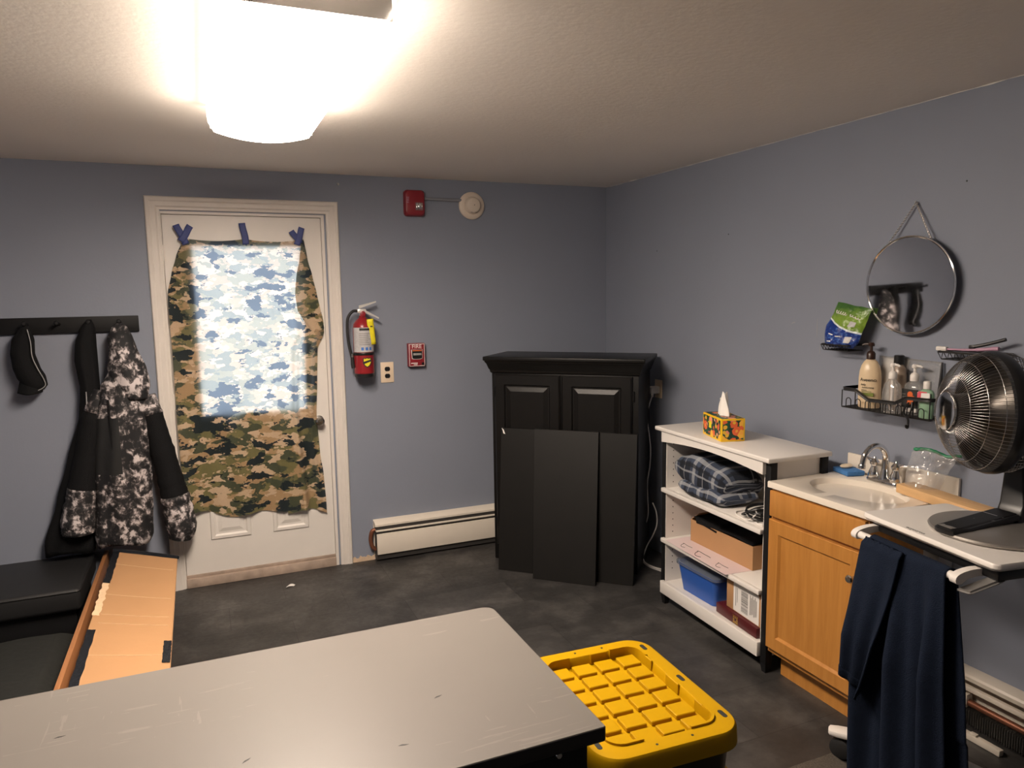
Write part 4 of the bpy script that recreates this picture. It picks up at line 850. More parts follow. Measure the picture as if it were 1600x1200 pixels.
# fan
fbx, fby = -.365, -3.045
N_ = thing('heater_fan', 'round metal dish heater fan with wire cage standing on the white cart', 'fan', (fbx, fby, CT))
b = B(); b.lathe([(.178, 0), (.186, .003), (.188, .008), (.184, .013), (.165, .017), (.10, .022), (0, .024)], (fbx, fby, CT+.0005), n=72); obj('base', b, M['fan_base'], N_)
FX = basis((-.540, -2.990, CT+.012), (.996, -.09, 0), (.09, .996, 0), (0, 0, 1))   # local x from the front edge towards the stem
b = B(FX)
def pan(g, z): return [(-.010-g, -.030-g*.5), (.0-g, -.046-g*.5), (.06, -.050-g), (.27, -.040-g), (.27, .036+g), (.06, .024+g), (.0-g, .014+g*.5), (-.010-g, .0)]
def pz(p, z): return (p[0], p[1], z+.018*max(0, (p[0]-.02)/.25)**1.6)
b.loft([[pz(p, 0) for p in pan(.008, 0)], [pz(p, .012) for p in pan(.008, 0)], [pz(p, .016) for p in pan(.003, 0)]]); obj('panel_rim', b, M['plastic_black'], N_)
b = B(FX); b.loft([[pz(p, .0162) for p in pan(-.002, 0)], [pz(p, .0185) for p in pan(-.004, 0)]]); pn = obj('control_panel', b, M['fan_panel'], N_)
b = B(FX)
for p0, p1 in (((0, -.035), (.0, .004)),): b.box(-.006, .016, -.040, .008, .0186, .0196, .0004)
obj('panel_tip', b, M['fan_base'], pn)
for x, y, r in ((.145, -.008, .016), (.165, -.034, .013), (.09, -.012, .006), (.085, -.035, .006), (.065, -.02, .005), (.115, -.034, .005)):
    b = B(FX); zz = pz((x, y), .0187)[2]; b.lathe([(r, 0), (r, .0008), (r*.6, .0012), (0, .0012)], (x, y, zz), n=20); obj('button', b, mat('dim panel button', (0.10, 0.10, 0.10), 0.3) if 'dim panel button' not in bpy.data.materials else bpy.data.materials['dim panel button'], pn)
b = B(FX); b.box(.205, .212, -.040, .028, pz((.21, 0), .0187)[2], pz((.21, 0), .0200)[2]); obj('silver_line', b, M['steel'], pn)
# stem: swept plate rising behind the head
FZ = basis((0, 0, 0), (1, 0, 0), (0, 1, 0), (0, 0, 1))
def sec(x, y, z, hx, hy): return rrect(x-hx, x+hx, y-hy, y+hy, min(hx, hy)*.45, z)
b = B(); b.loft([sec(-.262, -3.022, CT+.022, .030, .046), sec(-.245, -3.022, CT+.035, .026, .044), sec(-.232, -3.020, CT+.07, .022, .042), sec(-.222, -3.012, CT+.16, .020, .034), sec(-.214, -3.004, CT+.26, .019, .027), sec(-.210, -3.0, CT+.33, .022, .027), sec(-.212, -2.995, CT+.40, .026, .030)]); obj('stem', b, M['plastic_black'], N_, ang=50)
HC = Vector((-.330, -2.975, 1.277)); HN = Vector((-.875, .48, .03)).normalized(); RR = .193
hu = Vector((0, 0, 1)); hu = (hu-HN*hu.dot(HN)).normalized(); hv = HN.cross(hu); FHd = basis(HC, hv, hu, HN)   # local z = facing direction
b = B(FHd); b.lathe([(RR-.012, -.026), (RR, -.024), (RR+.005, -.012), (RR+.005, .008), (RR, .018), (RR-.012, .020)], n=72); 
bmesh.ops.delete(b.bm, geom=[f for f in b.bm.faces if len(f.verts) > 8], context='FACES'); obj('cage_ring', b, M['plastic_black'], N_)
def dome(t): return (RR*math.cos(t)**.9, .126*math.sin(t))
nw = 96; b = B(FHd)
for k in range(nw):
    a = 2*PI*k/nw; P = []
    for i in range(13):
        t = i/12*1.31; r_, h_ = dome(t); P.append((r_*math.cos(a), r_*math.sin(a), h_+.008))
    b.tube(P, .00085, 4)
for t in (.30, .62, .98): r_, h_ = dome(t); b.tube([(r_*math.cos(2*PI*k/64), r_*math.sin(2*PI*k/64), h_+.007) for k in range(64)], .0013, 5, closed=True)
obj('front_cage', b, M['wire_chrome'], N_, ang=180)
b = B(FHd)
for k in range(72):
    a = 2*PI*k/72; P = [(RR*q*math.cos(a), RR*q*math.sin(a), -.016-h_) for q, h_ in ((1, 0), (.985, .035), (.93, .06), (.75, .075), (.45, .080))]; b.tube(P, .0012, 4)
for q, h_ in ((.985, .035), (.75, .075)): b.tube([(RR*q*math.cos(2*PI*k/64), RR*q*math.sin(2*PI*k/64), -.016-h_) for k in range(64)], .0016, 5, closed=True)
obj('rear_cage', b, M['wire_chrome'], N_, ang=180)
b = B(FHd); r0, h0 = dome(1.31); b.lathe([(r0-.004, h0-.002), (r0+.004, h0+.004), (r0+.004, h0+.012), (r0-.004, h0+.014)], n=48); obj('hub_ring', b, M['chrome'], N_)
b = B(FHd); b.lathe([(.0, h0-.002), (r0-.005, h0-.002), (r0-.005, h0+.008), (r0*.6, h0+.011), (0, h0+.011)], n=40); obj('hub_cap', b, M['fan_panel'], N_)
b = B(FHd); b.lathe([(r0*.95, h0-.002), (.062, .06), (.09, .02), (.150, -.010), (.176, -.004), (.178, -.008), (.150, -.016), (.05, -.018), (0, -.018)], n=64); obj('reflector_cone', b, M['fan_dish'], N_)
b = B(FHd)
for k in range(7):
    a = 2*PI*k/7; b.M = FHd @ Matrix.Rotation(a, 4, 'Z') @ Matrix.Translation((0, 0, -.045)) @ Matrix.Rotation(.0, 4, 'X'); b.sheet(lambda u, v: (.03+.13*u, (v-.5)*(.05+.09*u), .018*(v-.5)*2+.006*math.sin(u*PI)), 8, 5)
obj('blades', b, M['fan_dark'], N_, solid=.002)
b = B(FHd); b.lathe([(.0, -.030), (.06, -.032), (.075, -.050), (.075, -.100), (.060, -.125), (0, -.128)], n=40); obj('motor_housing', b, M['plastic_black'], N_)

# ------------------------------------------------------------------ baseboard heater on the right wall, floor items
J = thing('baseboard_heater', 'baseboard heater with missing front cover showing copper pipe under the cart', 'heater', (-.03, -3.1, 0))
FJ = basis((0, 0, 0), (-1, 0, 0), (0, 0, 1), (0, -1, 0))    # local x out of the wall, y up, z along -y
b = B(FJ); b.prism([(0, .02), (0, .228), (.012, .232), (.055, .222), (.060, .214), (.058, .198), (.014, .206), (.008, .02)], 2.68, 4.6); obj('back_panel', b, M['enamel'], J)
b = B(FJ); b.box(.040, .060, .158, .176, 2.68, 4.6, .002); obj('damper', b, M['enamel'], J)
b = B(); b.tube([(-.045, -2.68, .108), (-.045, -4.6, .108)], .013, 14); obj('copper_pipe', b, M['copper'], J)
b = B()
for k in range(60): b.box(-.066, -.012, -2.72-.009*k-.0006, -2.72-.009*k, .028, .090)
obj('fins', b, M['grey_metal'], J)
for y in (-2.775, -3.25):
    b = B(); b.box(-.062, -.028, y-.012, y+.012, .092, .142, .002); obj('pipe_bracket', b, M['enamel'], J)
b = B(); b.box(-.11, -.085, -2.95, -2.70, .001, .024, .003); b.box(-.107, -.090, -2.80, -2.775, .024, .032, .002); b.box(-.107, -.090, -2.86, -2.835, .024, .032, .002); tag(obj('loose_heater_trim', b, M['enamel']), 'loose white metal trim piece on the floor below the copper pipe', 'metal piece')
b = B(); rg = []
for i in range(13):
    t = i/12; sc = (1-.35*t**2)*(1 if t < .9 else .6); rg.append([(-.195+.068*sc*math.cos(a)*(1+.10*nz(math.cos(a)*2, math.sin(a)*2, t*2)), -3.185+.068*sc*math.sin(a)*(1+.12*nz(math.cos(a)*2, math.sin(a)*2, t*2+5)), .002+.185*t) for a in [2*PI*k/24 for k in range(24)]])
b.loft(rg); tag(obj('black_bag', b, M['black_cloth'], ang=180), 'small black bag standing on the floor below the cart by the wall', 'bag')
b = B(); b.box(-1.35, -.640, -3.6, -2.690, .0005, .008, .002); tag(obj('floor_mat', b, M['mat_rug']), 'brown speckled floor mat corner in front of the rolling cart', 'mat')

# ------------------------------------------------------------------ mirror on the right wall
mc = Vector((-.040, -2.432, 1.689)); mr = .192
mn = Vector((-math.cos(math.radians(1.7)), -math.sin(math.radians(1.7)), -math.sin(math.radians(1.1)))).normalized()
mu_ = Vector((0, 0, 1)); mu_ = (mu_-mn*mu_.dot(mn)).normalized(); mv = mn.cross(mu_); FM = basis(mc, mv, mu_, mn)
I_ = thing('round_mirror', 'round silver framed mirror hanging by a chain on the right wall', 'mirror', mc)
b = B(FM); b.lathe([(mr-.004, -.006), (mr-.004, .002), (0, .002)], n=96); obj('mirror_glass', b, M['mirror'], I_, ang=30)
b = B(FM); b.tube([(mr*math.cos(2*PI*k/96), mr*math.sin(2*PI*k/96), .001) for k in range(96)], .0048, 8, closed=True); obj('frame', b, M['chrome'], I_)
b = B(); nail = Vector((-.012, -2.424, 2.012))
for sg in (.74, -.42):
    e_ = FM @ Vector((-mr*math.sin(sg)*-1 if False else 0, 0, 0)); 
ends = [Vector((-.026, -2.300, 1.836)), Vector((-.028, -2.509, 1.866))]
for e_ in ends:
    d = (e_-nail); ln = d.length; nl = int(ln/.0062); d.normalize()
    for k in range(nl):
        c_ = nail+d*(ln*(k+.5)/nl); s1 = d.orthogonal().normalized(); s2 = d.cross(s1); w1 = s1 if k % 2 else s2
        b.tube([c_+d*(.0056*math.cos(t))+w1*(.0036*math.sin(t)) for t in [2*PI*j/8 for j in range(8)]], .0013, 4, closed=True)
obj('chain', b, M['chrome'], I_)
b = B(); b.cyl((0, -2.424, 2.014), (-.018, -2.424, 2.017), .0025, n=10); obj('nail', b, M['steel'], I_)

# ------------------------------------------------------------------ left soap dish with the pouch
def wire_dish(y0, y1, z0, z1, label):
    o = thing('wire_dish', label, 'soap dish', (-.06, (y0+y1)/2, z0), 'black wire soap dishes on the right wall')
    b = B(); d = .105
    rim = rrect(-d, -.003, y1, y0, .012); b.tube([(x, y, z1) for x, y in rim], .0042, 6, closed=True)
    obj('rim', b, M['wire_black'], o)
    b = B(); b.tube([(x, y, z0) for x, y in rrect(-d+.008, -.008, y1+.008, y0-.008, .010)], .0022, 6, closed=True)
    n = 9
    for k in range(n):
        y = y0+(y1-y0)*(k+.5)/n; w_ = (y1-y0)/n*.45
        b.tube([(-d, y-w_, z1), (-d+.008, y, z0), (-d, y+w_, z1)], .0018, 5); b.tube([(-d+.008, y, z0), (-.008, y, z0)], .0018, 5)
    obj('wire_tray', b, M['wire_black'], o); return o
wire_dish(-2.055, -2.205, 1.412, 1.436, 'black wire soap dish on the right wall holding the green and blue pouch')
FPo = basis((-.075, -2.158, 1.418), (0, -1, 0), (.96, 0, -.28), (.12, .0, .99))
FPo = Matrix.Translation((-.080, -2.148, 1.4185)) @ Matrix.Rotation(.10, 4, 'Y')
def pouch(side):
    L_ = [(.0, .070), (.10, .094), (.30, .100), (.45, .098), (.60, .080), (.80, .060), (1, .046)]; R_ = [(0, -.062), (.15, -.085), (.40, -.098), (.60, -.112), (.8, -.124), (1, -.136)]
    def f(u, v):
        l = lerp_tab(L_, v)[0]; r_ = lerp_tab(R_, v)[0]; y = l+(r_-l)*u
        z = .005+.200*v-.028*u*v+.006*nz(u*3, v*3)*(.2 < v)
        puff = .040*max(0, math.sin(PI*u))**.6*(max(0, 1-v)**.55)*min(1, v*8+.25)+.007*nz(u*5+side, v*6)*min(1, 8*u*(1-u))*min(1, 6*(1-v))
        return (-.004*0-side*puff+.0, y, max(z, .004))
    return f
po = thing('pouch', 'green and blue foil pouch of wipes leaning in the wall soap dish', 'pouch', FPo)
b = B(FPo); b.sheet(pouch(1), 36, 36); b.sheet(pouch(-1), 36, 36); bmesh.ops.remove_doubles(b.bm, verts=b.bm.verts[:], dist=.0008); obj('bag', b, M['pouch'], po, ang=60)
def patch(u0, u1, v0, v1, m, name, n=6):
    f = pouch(1); b = B(FPo); b.sheet(lambda a, c: (lambda p: (p[0]-.0016, p[1], p[2]))(f(u0+(u1-u0)*a, v0+(v1-v0)*c)), n, n); return obj(name, b, m, po, ang=180)
patch(.72, .86, .12, .26, M['label_silver'], 'silver_patch'); patch(.66, .82, .52, .64, M['label_silver'], 'price_patch')
def script_mark(u0, u1, v, a, m, n):
    f = pouch(1); b = B(FPo); b.tube([(lambda p: (p[0]-.0022, p[1], p[2]))(f(u0+(u1-u0)*t+.02*math.cos(t*n*6.28), v+a*.5*math.sin(t*n*6.28)-.04*t)) for t in [k/70 for k in range(71)]], .0016, 5); return obj('white_script', b, m, po)
def wrap_text(s, size, u, v, m, rot=-.15):
    q = pouch(1)(u, v); e1 = (Vector(pouch(1)(u+.05, v))-Vector(q)).normalized(); e2 = (Vector(pouch(1)(u, v+.05))-Vector(q)).normalized(); e3 = e1.cross(e2).normalized(); e2 = e3.cross(e1)
    p = Vector(q)+e3*.004; text(s, size, FPo @ basis(p, e1, e2, e3), m, po)
script_mark(.10, .46, .80, .055, M['ink_white'], 5); script_mark(.58, .86, .76, .035, M['ink_white'], 4)
for i, (u, v) in enumerate([(.22, .28), (.24, .20), (.45, .26), (.48, .18), (.2, .12)]): patch(u, u+.16, v, v+.022, M['print_blue'] if i % 2 else M['paper'], 'print_line', 3)

# ------------------------------------------------------------------ shower caddy and its bottles
cy0, cy1, cz0, cd_ = -2.196, -2.628, 1.176, .128
B_ = thing('shower_caddy', 'black wire basket of bottles stuck on the wall above the sink', 'basket', (-.06, (cy0+cy1)/2, cz0))
def rimz(y):
    t = (cy0-y)/(cy0-cy1)
    for a, c in (((0, .0), (.18, .0)), ((.18, .0), (.33, -.034)), ((.33, -.034), (.63, -.030)), ((.63, -.030), (.74, -.004)), ((.74, -.004), (1, .0))):
        if t <= c[0]: return 1.262+a[1]+(c[1]-a[1])*(t-a[0])/(c[0]-a[0])
    return 1.262
def band(P, h, th):
    return [[(p[0]-n_[0]*th, p[1]-n_[1]*th, p[2]-h) for p, n_ in P], [(p[0]-n_[0]*th, p[1]-n_[1]*th, p[2]) for p, n_ in P]]
P = [(-.004, cy0)]+[(-cd_+.03, cy0)]+[(-cd_+.03-.03*math.sin(a), cy0-.03+.03*math.cos(a)) for a in [PI/2*k/6 for k in range(1, 7)]]
P += [(-cd_, cy0-.03+(cy1-cy0+.06)*k/40) for k in range(1, 40)]+[(-cd_+.03-.03*math.cos(a), cy1+.03-.03*math.sin(a)) for a in [PI/2*k/6 for k in range(0, 7)]]+[(-.004, cy1)]
b = B(); rings = []
for x, y in P:
    z = rimz(y); rings.append([(x, y, z-.014), (x+.003*(x <= -cd_+.001) , y, z-.014), (x+.003*(x <= -cd_+.001), y, z), (x, y, z)] if False else [(x-.001, y-.0, z-.007), (x-.0045, y, z), (x, y, z+.0), (x+.0035, y, z), (x+.0035, y, z-.014), (x-.0045, y, z-.014)])
b.loft(rings); obj('rim', b, M['wire_black'], B_)
b = B()
for x in [-.012-.0145*k for k in range(8)]: b.tube([(x, cy0-.004, cz0), (x, cy1+.004, cz0)], .0018, 5)
for k in range(7):
    y = cy0-.01+(cy1-cy0+.02)*k/6; b.tube([(-.006, y, cz0), (-cd_+.004, y, cz0), (-cd_, y, cz0+.004), (-cd_, y, rimz(y)-.012)], .0022, 6)
for k in range(8):
    y = cy0-.045+(cy1-cy0+.09)*k/7; w_ = .0125; b.tube([(-cd_, y+w_, cz0)]+[(-cd_, y+w_*math.cos(a), cz0+.030+w_*math.sin(a)) for a in [PI*j/8 for j in range(9)]]+[(-cd_, y-w_, cz0)], .0020, 6)
b.tube([(-cd_, cy0-.01, cz0), (-cd_, cy1+.01, cz0)], .0024, 6); b.tube([(-.008, cy0-.005, cz0), (-cd_, cy0-.01, cz0)], .0024, 6); b.tube([(-.008, cy1+.005, cz0), (-cd_, cy1+.01, cz0)], .0024, 6)
obj('wire_basket', b, M['wire_black'], B_)
hy = -2.532
b = B(); b.tube(spline([(-cd_-.003, hy, 1.236), (-cd_-.010, hy+.012, 1.215), (-cd_-.010, hy+.014, 1.19), (-cd_-.006, hy, 1.172), (-cd_-.006, hy-.002, 1.150), (-cd_-.010, hy-.004, 1.138), (-cd_-.018, hy-.004, 1.140), (-cd_-.019, hy-.004, 1.150)], 5), .0042, 8); b.tube(spline([(-cd_-.004, hy-.014, 1.240), (-cd_-.010, hy-.016, 1.21), (-cd_-.008, hy-.004, 1.176)], 5), .0035, 8); obj('hook', b, M['wire_black'], B_)
b = B(); b.sheet(lambda u, v: (-.010-.014*(1-v)-.012*math.sin(u*PI)*(v > .9)*0+.003*nz(u*4, v*4), -2.287-.285*u, 1.192+.205*v-.006*u*v), 24, 16); sh_ = tag(obj('plastic_sheet', b, M['film'], ang=180, solid=.0008), 'clear plastic sleeve standing behind the bottles in the wall basket', 'plastic sleeve')
b = B(); b.sheet(lambda u, v: (-.0035-.012*(1-v), -2.300-(.125-.03*(1-v))*u, 1.205+.185*v), 8, 8); obj('paper_insert', b, M['paper'], sh_, ang=180, solid=.0006)
b = B(); b.hexa([(-.012, -2.574, 1.20), (-.040, -2.574, 1.20), (-.040, -2.580, 1.20), (-.012, -2.580, 1.20)], [(-.011, -2.571, 1.39), (-.014, -2.571, 1.39), (-.014, -2.577, 1.39), (-.011, -2.577, 1.39)]); obj('side_spine', b, M['plastic_black'], sh_)
zb0 = cz0+.0022
def bottle(name, label, x, y, prof, m, sx, sy, rot=0):
    F_ = Matrix.Translation((x, y, zb0)) @ Matrix.Rotation(rot, 4, 'Z'); o = thing(name, label, 'bottle', F_)
    b = B(F_); b.lathe(prof, n=40, ax=(0, 0, 1), sx=sx, sy=sy); obj('body', b, m, o, ang=50); return o, F_
def pump(o, F_, z, m, s=1.0, dirn=1):
    b = B(F_); b.lathe([(.0165*s, z), (.0165*s, z+.022*s), (.012*s, z+.030*s), (.006*s, z+.033*s), (.0055*s, z+.052*s)], n=24); b.lathe([(.0115*s, z+.052*s), (.0125*s, z+.060*s), (.009*s, z+.066*s), (0, z+.066*s)], n=20); b.tube([(0, 0, z+.060*s), (0, .022*s*dirn, z+.060*s), (0, .034*s*dirn, z+.055*s)], [.0055*s, .0048*s, .004*s], 10); return obj('pump', b, m, o)
# lathe() axis: local y is the wide side (sx), local x the depth (sy)
o, F_ = bottle('pump_bottle', 'cream lotion bottle with dark brown pump at the left of the wall basket', -.062, -2.288, [(.039, 0), (.043, .004), (.0445, .03), (.0445, .125), (.042, .155), (.036, .178), (.026, .196), (.017, .204), (.016, .208)], M['lotion'], 1.0, .72, .45)
pump(o, F_, .206, M['brown_cap'], 1.05, 1)
def face_of(F_, dx, z): return F_ @ basis((dx, 0, z), (0, -1, 0), (0, 0, 1), (-1, 0, 0))
tm = face_of(F_, -.0338, 0)
_texts = [text('Aveeno', .021, tm @ Matrix.Translation((.0, .120, 0)), M['ink'], o), text('daily', .012, tm @ Matrix.Translation((-.018, .100, 0)), M['ink'], o), text('moisturizing', .0095, tm @ Matrix.Translation((-.0, .088, 0)), M['ink'], o), text('lotion', .009, tm @ Matrix.Translation((-.014, .077, 0)), M['ink'], o)]
for q_ in _texts:
    for v_ in q_.data.vertices: u_ = min(.99, abs(v_.co.y)/.0452); v_.co.x = v_.co.x*math.sqrt(1-u_*u_)-.0006
b = B(tm); b.box(-.022, .024, .052, .066, -.004, .0008); b.box(-.022, .015, .070, .072, -.003, .0006); obj('green_band', b, M['green_print'], o)
o, F_ = bottle('capped_bottle', 'taupe bottle with black cap standing behind the clear spray bottle', -.036, -2.402, [(.030, 0), (.034, .004), (.034, .10), (.033, .15), (.028, .178), (.016, .190), (.015, .194)], M['beige_bottle'], 1.0, .72)
b = B(F_); b.lathe([(.0195, .192), (.020, .194), (.0195, .226), (.017, .229), (0, .229)], n=28); obj('cap', b, M['plastic_black'], o)
o, F_ = bottle('spray_bottle', 'small clear empty bottle with white pump head in the wall basket', -.094, -2.424, [(.038, 0), (.042, .004), (.043, .05), (.042, .085), (.034, .115), (.020, .132), (.015, .138), (.014, .142)], M['clear'], 1.0, .62)
pump(o, F_, .138, M['white_plastic'], .95, -1); b = B(F_); b.cyl((0, 0, .012), (0, 0, .138), .0065, n=12); obj('dip_tube', b, M['white_plastic'], o)
o, F_ = bottle('soap_bottle', 'clear soap bottle with dark picture label and white pump in the wall basket', -.056, -2.492, [(.036, 0), (.040, .004), (.041, .10), (.038, .118), (.024, .128), (.015, .132), (.014, .138)], M['clear'], 1.0, .62)
pump(o, F_, .134, M['white_plastic'], 1.0, -1)
tm = face_of(F_, -.0262, 0); b = B(tm); b.box(-.034, .034, .028, .102, -.006, 0); lb = obj('label', b, M['ink'], o)
b = B(tm); b.prism([(.004+.012*math.cos(a), .082+.012*math.sin(a)) for a in [2*PI*k/16 for k in range(16)]]+[], .0, .0006); b.prism([(-.008, .074), (.022, .078), (.026, .040), (.008, .044), (-.014, .034), (-.006, .052)], 0, .0007); obj('orange_shape', b, M['orange_print'], lb)
b = B(tm); b.box(-.030, -.012, .066, .074, 0, .0006); b.box(-.030, -.016, .078, .084, 0, .0006); b.box(-.026, -.014, .055, .060, 0, .0006); obj('label_writing', b, M['steel'], lb)
b = B(tm); b.box(-.034, .034, .012, .028, -.006, .0004); obj('label_foot', b, M['white_plastic'], lb)
o, F_ = bottle('sanitizer_bottle', 'pale green squeeze bottle with white cap at the right of the wall basket', -.093, -2.577, [(.026, 0), (.029, .003), (.030, .07), (.029, .098), (.022, .108), (.013, .112), (.0125, .116)], M['green_liquid'], 1.0, .62)
b = B(F_); b.lathe([(.0145, .114), (.0145, .140), (.012, .144), (0, .145)], n=24); obj('cap', b, M['white_plastic'], o)
tm = face_of(F_, -.0192, 0); b = B(tm); b.box(-.026, .026, .072, .100, -.004, .0); lb = obj('label', b, M['ink_white'], o); b = B(tm); b.prism([(-.026, .066), (-.012, .066), (-.010, .098), (.014, .100), (.014, .104), (-.020, .104), (-.026, .096)], 0, .0006); obj('pink_stripe', b, M['pink_red'], lb)

# ------------------------------------------------------------------ right soap dish with brush and razor
wire_dish(-2.618, -2.838, 1.412, 1.440, 'black wire soap dish above the fan holding a toothbrush')
tb = thing('toothbrush', 'pink toothbrush with white head lying in the right wire soap dish', 'toothbrush', (-.08, -2.70, 1.447))
b = B(); b.tube(spline([(-.080, -2.640, 1.449), (-.078, -2.70, 1.450), (-.074, -2.75, 1.453), (-.070, -2.80, 1.459), (-.069, -2.825, 1.461)], 6), [.0036]*6+[.0045]*6+[.006]*6+[.0075]*6+[.007], 10); obj('handle', b, M['pink'], tb)
b = B(); b.box(-.089, -.071, -2.640, -2.598, 1.442, 1.458, .004); obj('brush_head', b, M['white_plastic'], tb)
b = B(); b.tube(spline([(-.062, -2.725, 1.462), (-.058, -2.76, 1.470), (-.054, -2.80, 1.482), (-.052, -2.836, 1.494)], 6), .0065, 10); b.box(-.068, -.056, -2.735, -2.712, 1.454, 1.468, .003); tag(obj('razor', b, M['plastic_black']), 'black razor handle lying across the pink toothbrush', 'razor')

# ------------------------------------------------------------------ desk in the foreground
K2 = thing('desk', 'large worn grey laminate desk with black edging in the foreground', 'desk', (-2.75, -2.9, 0))
dx0, dx1, dy0, dy1, dz = -3.75, -1.906, -3.246, -2.574, .760
def drr(d, z): return [(x+d*(1 if x < -2.8 else -1), y+d*(1 if y < -2.9 else -1), z) for x, y in rrect(dx0, dx1, dy0, dy1, .035)]
def desk_ring(d, z):
    R_ = .035; out = []
    for cx_, cy_, a0, r_ in ((dx1-R_, dy1-R_, 0, R_), (dx0+R_, dy1-R_, PI/2, R_), (dx0+.006, dy0+.006, PI, .006), (dx1-.006, dy0+.006, 1.5*PI, .006)):
        for k in range(7): a = a0+PI/2*k/6; out.append((cx_+(r_-d)*math.cos(a), cy_+(r_-d)*math.sin(a), z))
    return out
b = B(); b.loft([desk_ring(.002, dz-.034), desk_ring(0, dz-.030), desk_ring(0, dz-.0022), desk_ring(.0012, dz-.001)]); obj('edging', b, M['desk_edge'], K2)
b = B(); b.loft([desk_ring(.0012, dz-.0012), desk_ring(.0022, dz)]); obj('desk_top', b, M['desk'], K2)
b = B(); 
for k, (x, y, a) in enumerate(((-2.20, -2.985, .3), (-2.32, -3.13, -.2), (-2.98, -2.80, .1), (-2.62, -3.05, .6))): b = B(Matrix.Translation((x, y, dz+.0002)) @ Matrix.Rotation(a, 4, 'Z')); b.prism([(-.010, 0), (-.002, .0035), (.012, .001), (.004, -.001)], 0, .0003); obj('nick', b, M['ink'], K2)
b = B(); b.box(-2.42, -1.935, -3.215, -2.61, .04, dz-.034, .003); b.box(-3.72, -3.25, -3.215, -2.61, .04, dz-.034, .003); b.box(-3.25, -2.42, -2.66, -2.64, .2, dz-.034); obj('pedestals', b, M['black'], K2)
for z0, z1 in ((.555, .724), (.385, .545), (.06, .375)):
    b = B(); b.box(-2.405, -1.985, -3.228, -3.214, z0, z1, .004); df = obj('drawer_front', b, M['black'], K2)
    if z0 > .5: b = B(); b.lathe([(.0075, 0), (.008, .002), (.006, .005), (0, .0055)], (-2.012, -3.228, .713), (0, -1, 0), 20); obj('lock', b, M['chrome'], df)
# ------------------------------------------------------------------ yellow-lidded totes
def tote(F_, h, label):
    o = thing('storage_tote', label, 'storage tote', F_, 'yellow lidded totes beside the desk')
    a, c = .205, .265; z = h
    def rg(da, z_, r_): return rrect(-a+da, a-da, -c+da, c-da, r_, z_, 8)
    b = B(F_); b.loft([rg(.042, 0, .035), rg(.024, z-.07, .045), rg(.010, z-.05, .05), rg(.012, z-.036, .05)]); 
    obj('tub', b, M['plastic_black'], o)
    b = B(F_); b.loft([rg(.002, z-.052, .075), rg(-.002, z-.048, .077), rg(.001, z-.008, .074), rg(.006, z-.001, .070), rg(.011, z, .066), rg(.048, z, .045), rg(.050, z-.002, .043), rg(.053, z-.030, .040)]); lid = obj('lid', b, M['yellow'], o, ang=40)
    b = B(F_); fx, fy = a-.058, c-.058; nx, ny = 4, 6; px, py = 2*fx/nx, 2*fy/ny
    for i in range(nx):
        for j in range(ny):
            x, y = -fx+px*(i+.5), -fy+py*(j+.5); b.box(x-px*.40, x+px*.40, y-py*.40, y+py*.40, z-.0305, z-.017, .002, 1)
    obj('raised_squares', b, M['yellow'], lid)
    for x0, x1, y0, y1 in [(-a+.050, -a+.056, s_-.032, s_+.032) for s_ in (-.10, .04, .16)]+[(a-.056, a-.050, s_-.032, s_+.032) for s_ in (-.14, 0, .14)]+[(s_-.028, s_+.028, c-.056, c-.050) for s_ in (-.10, .03)]+[(s_-.03, s_+.03, -c+.050, -c+.056) for s_ in (.02,)]: obj('stacking_rib', B(F_).box(x0, x1, y0, y1, z-.029, z+.0035, .0015, 1), M['yellow'], lid)
    for sx_, sy_ in ((1, -1), (-1, -1), (1, 1), (-1, 1)):
        cx_, cy_, r_ = sx_*(a-.093), sy_*(c-.093), .041
        arc = [(cx_+sx_*r_*math.cos(t), cy_+sy_*r_*math.sin(t)) for t in [PI/2*k/8 for k in range(9)]]; arc = [(arc[0][0], cy_-sy_*.03)]+arc+[(cx_-sx_*.045, arc[-1][1])]
        rings = []
        for k, (x, y) in enumerate(arc):
            q = arc[min(k+1, len(arc)-1)]; p = arc[max(k-1, 0)]; t_ = Vector((q[0]-p[0], q[1]-p[1], 0)).normalized(); nn = Vector((-t_.y, t_.x, 0))*.0038; v0 = Vector((x, y, 0))
            rings.append([v0+nn+Vector((0, 0, z-.029)), v0+nn+Vector((0, 0, z+.006)), v0-nn+Vector((0, 0, z+.006)), v0-nn+Vector((0, 0, z-.029))])
        obj('corner_ridge', B(F_).loft(rings), M['yellow'], lid)
    b = B(F_)
    for x, y, hx_, hy_ in ((a-.026, -c+.075, .0065, .017), (a-.026, 0, .0065, .017), (a-.030, c-.070, .0065, .017), (-a+.026, -c+.075, .0065, .017), (-a+.026, 0, .0065, .017), (-a+.03, c-.07, .0065, .017)):
        b.prism([(x+px_, y+py_) for px_, py_ in rrect(-hx_, hx_, -hy_, hy_, .0062, None, 4)], z-.0005, z+.0006)
    obj('lock_slots', b, M['ink'], lid)
    b = B(F_)
    for x, y in ((.055, -c+.026), (-.045, -c+.026), (.055, c-.026), (-.035, c-.026)): b.cyl((x, y, z-.0005), (x, y, z+.0006), .0035, n=12)
    obj('pin_holes', b, M['ink'], lid)
    return o
tote(Matrix.Translation((-1.515, -2.905, 0)) @ Matrix.Rotation(-.01, 4, 'Z'), .300, 'bottom storage tote, mostly hidden, its yellow lid edge showing below the upper tote')
tote(Matrix.Translation((-1.648, -2.903, .301)) @ Matrix.Rotation(-.045, 4, 'Z'), .299, 'upper storage tote with yellow gridded lid beside the desk')

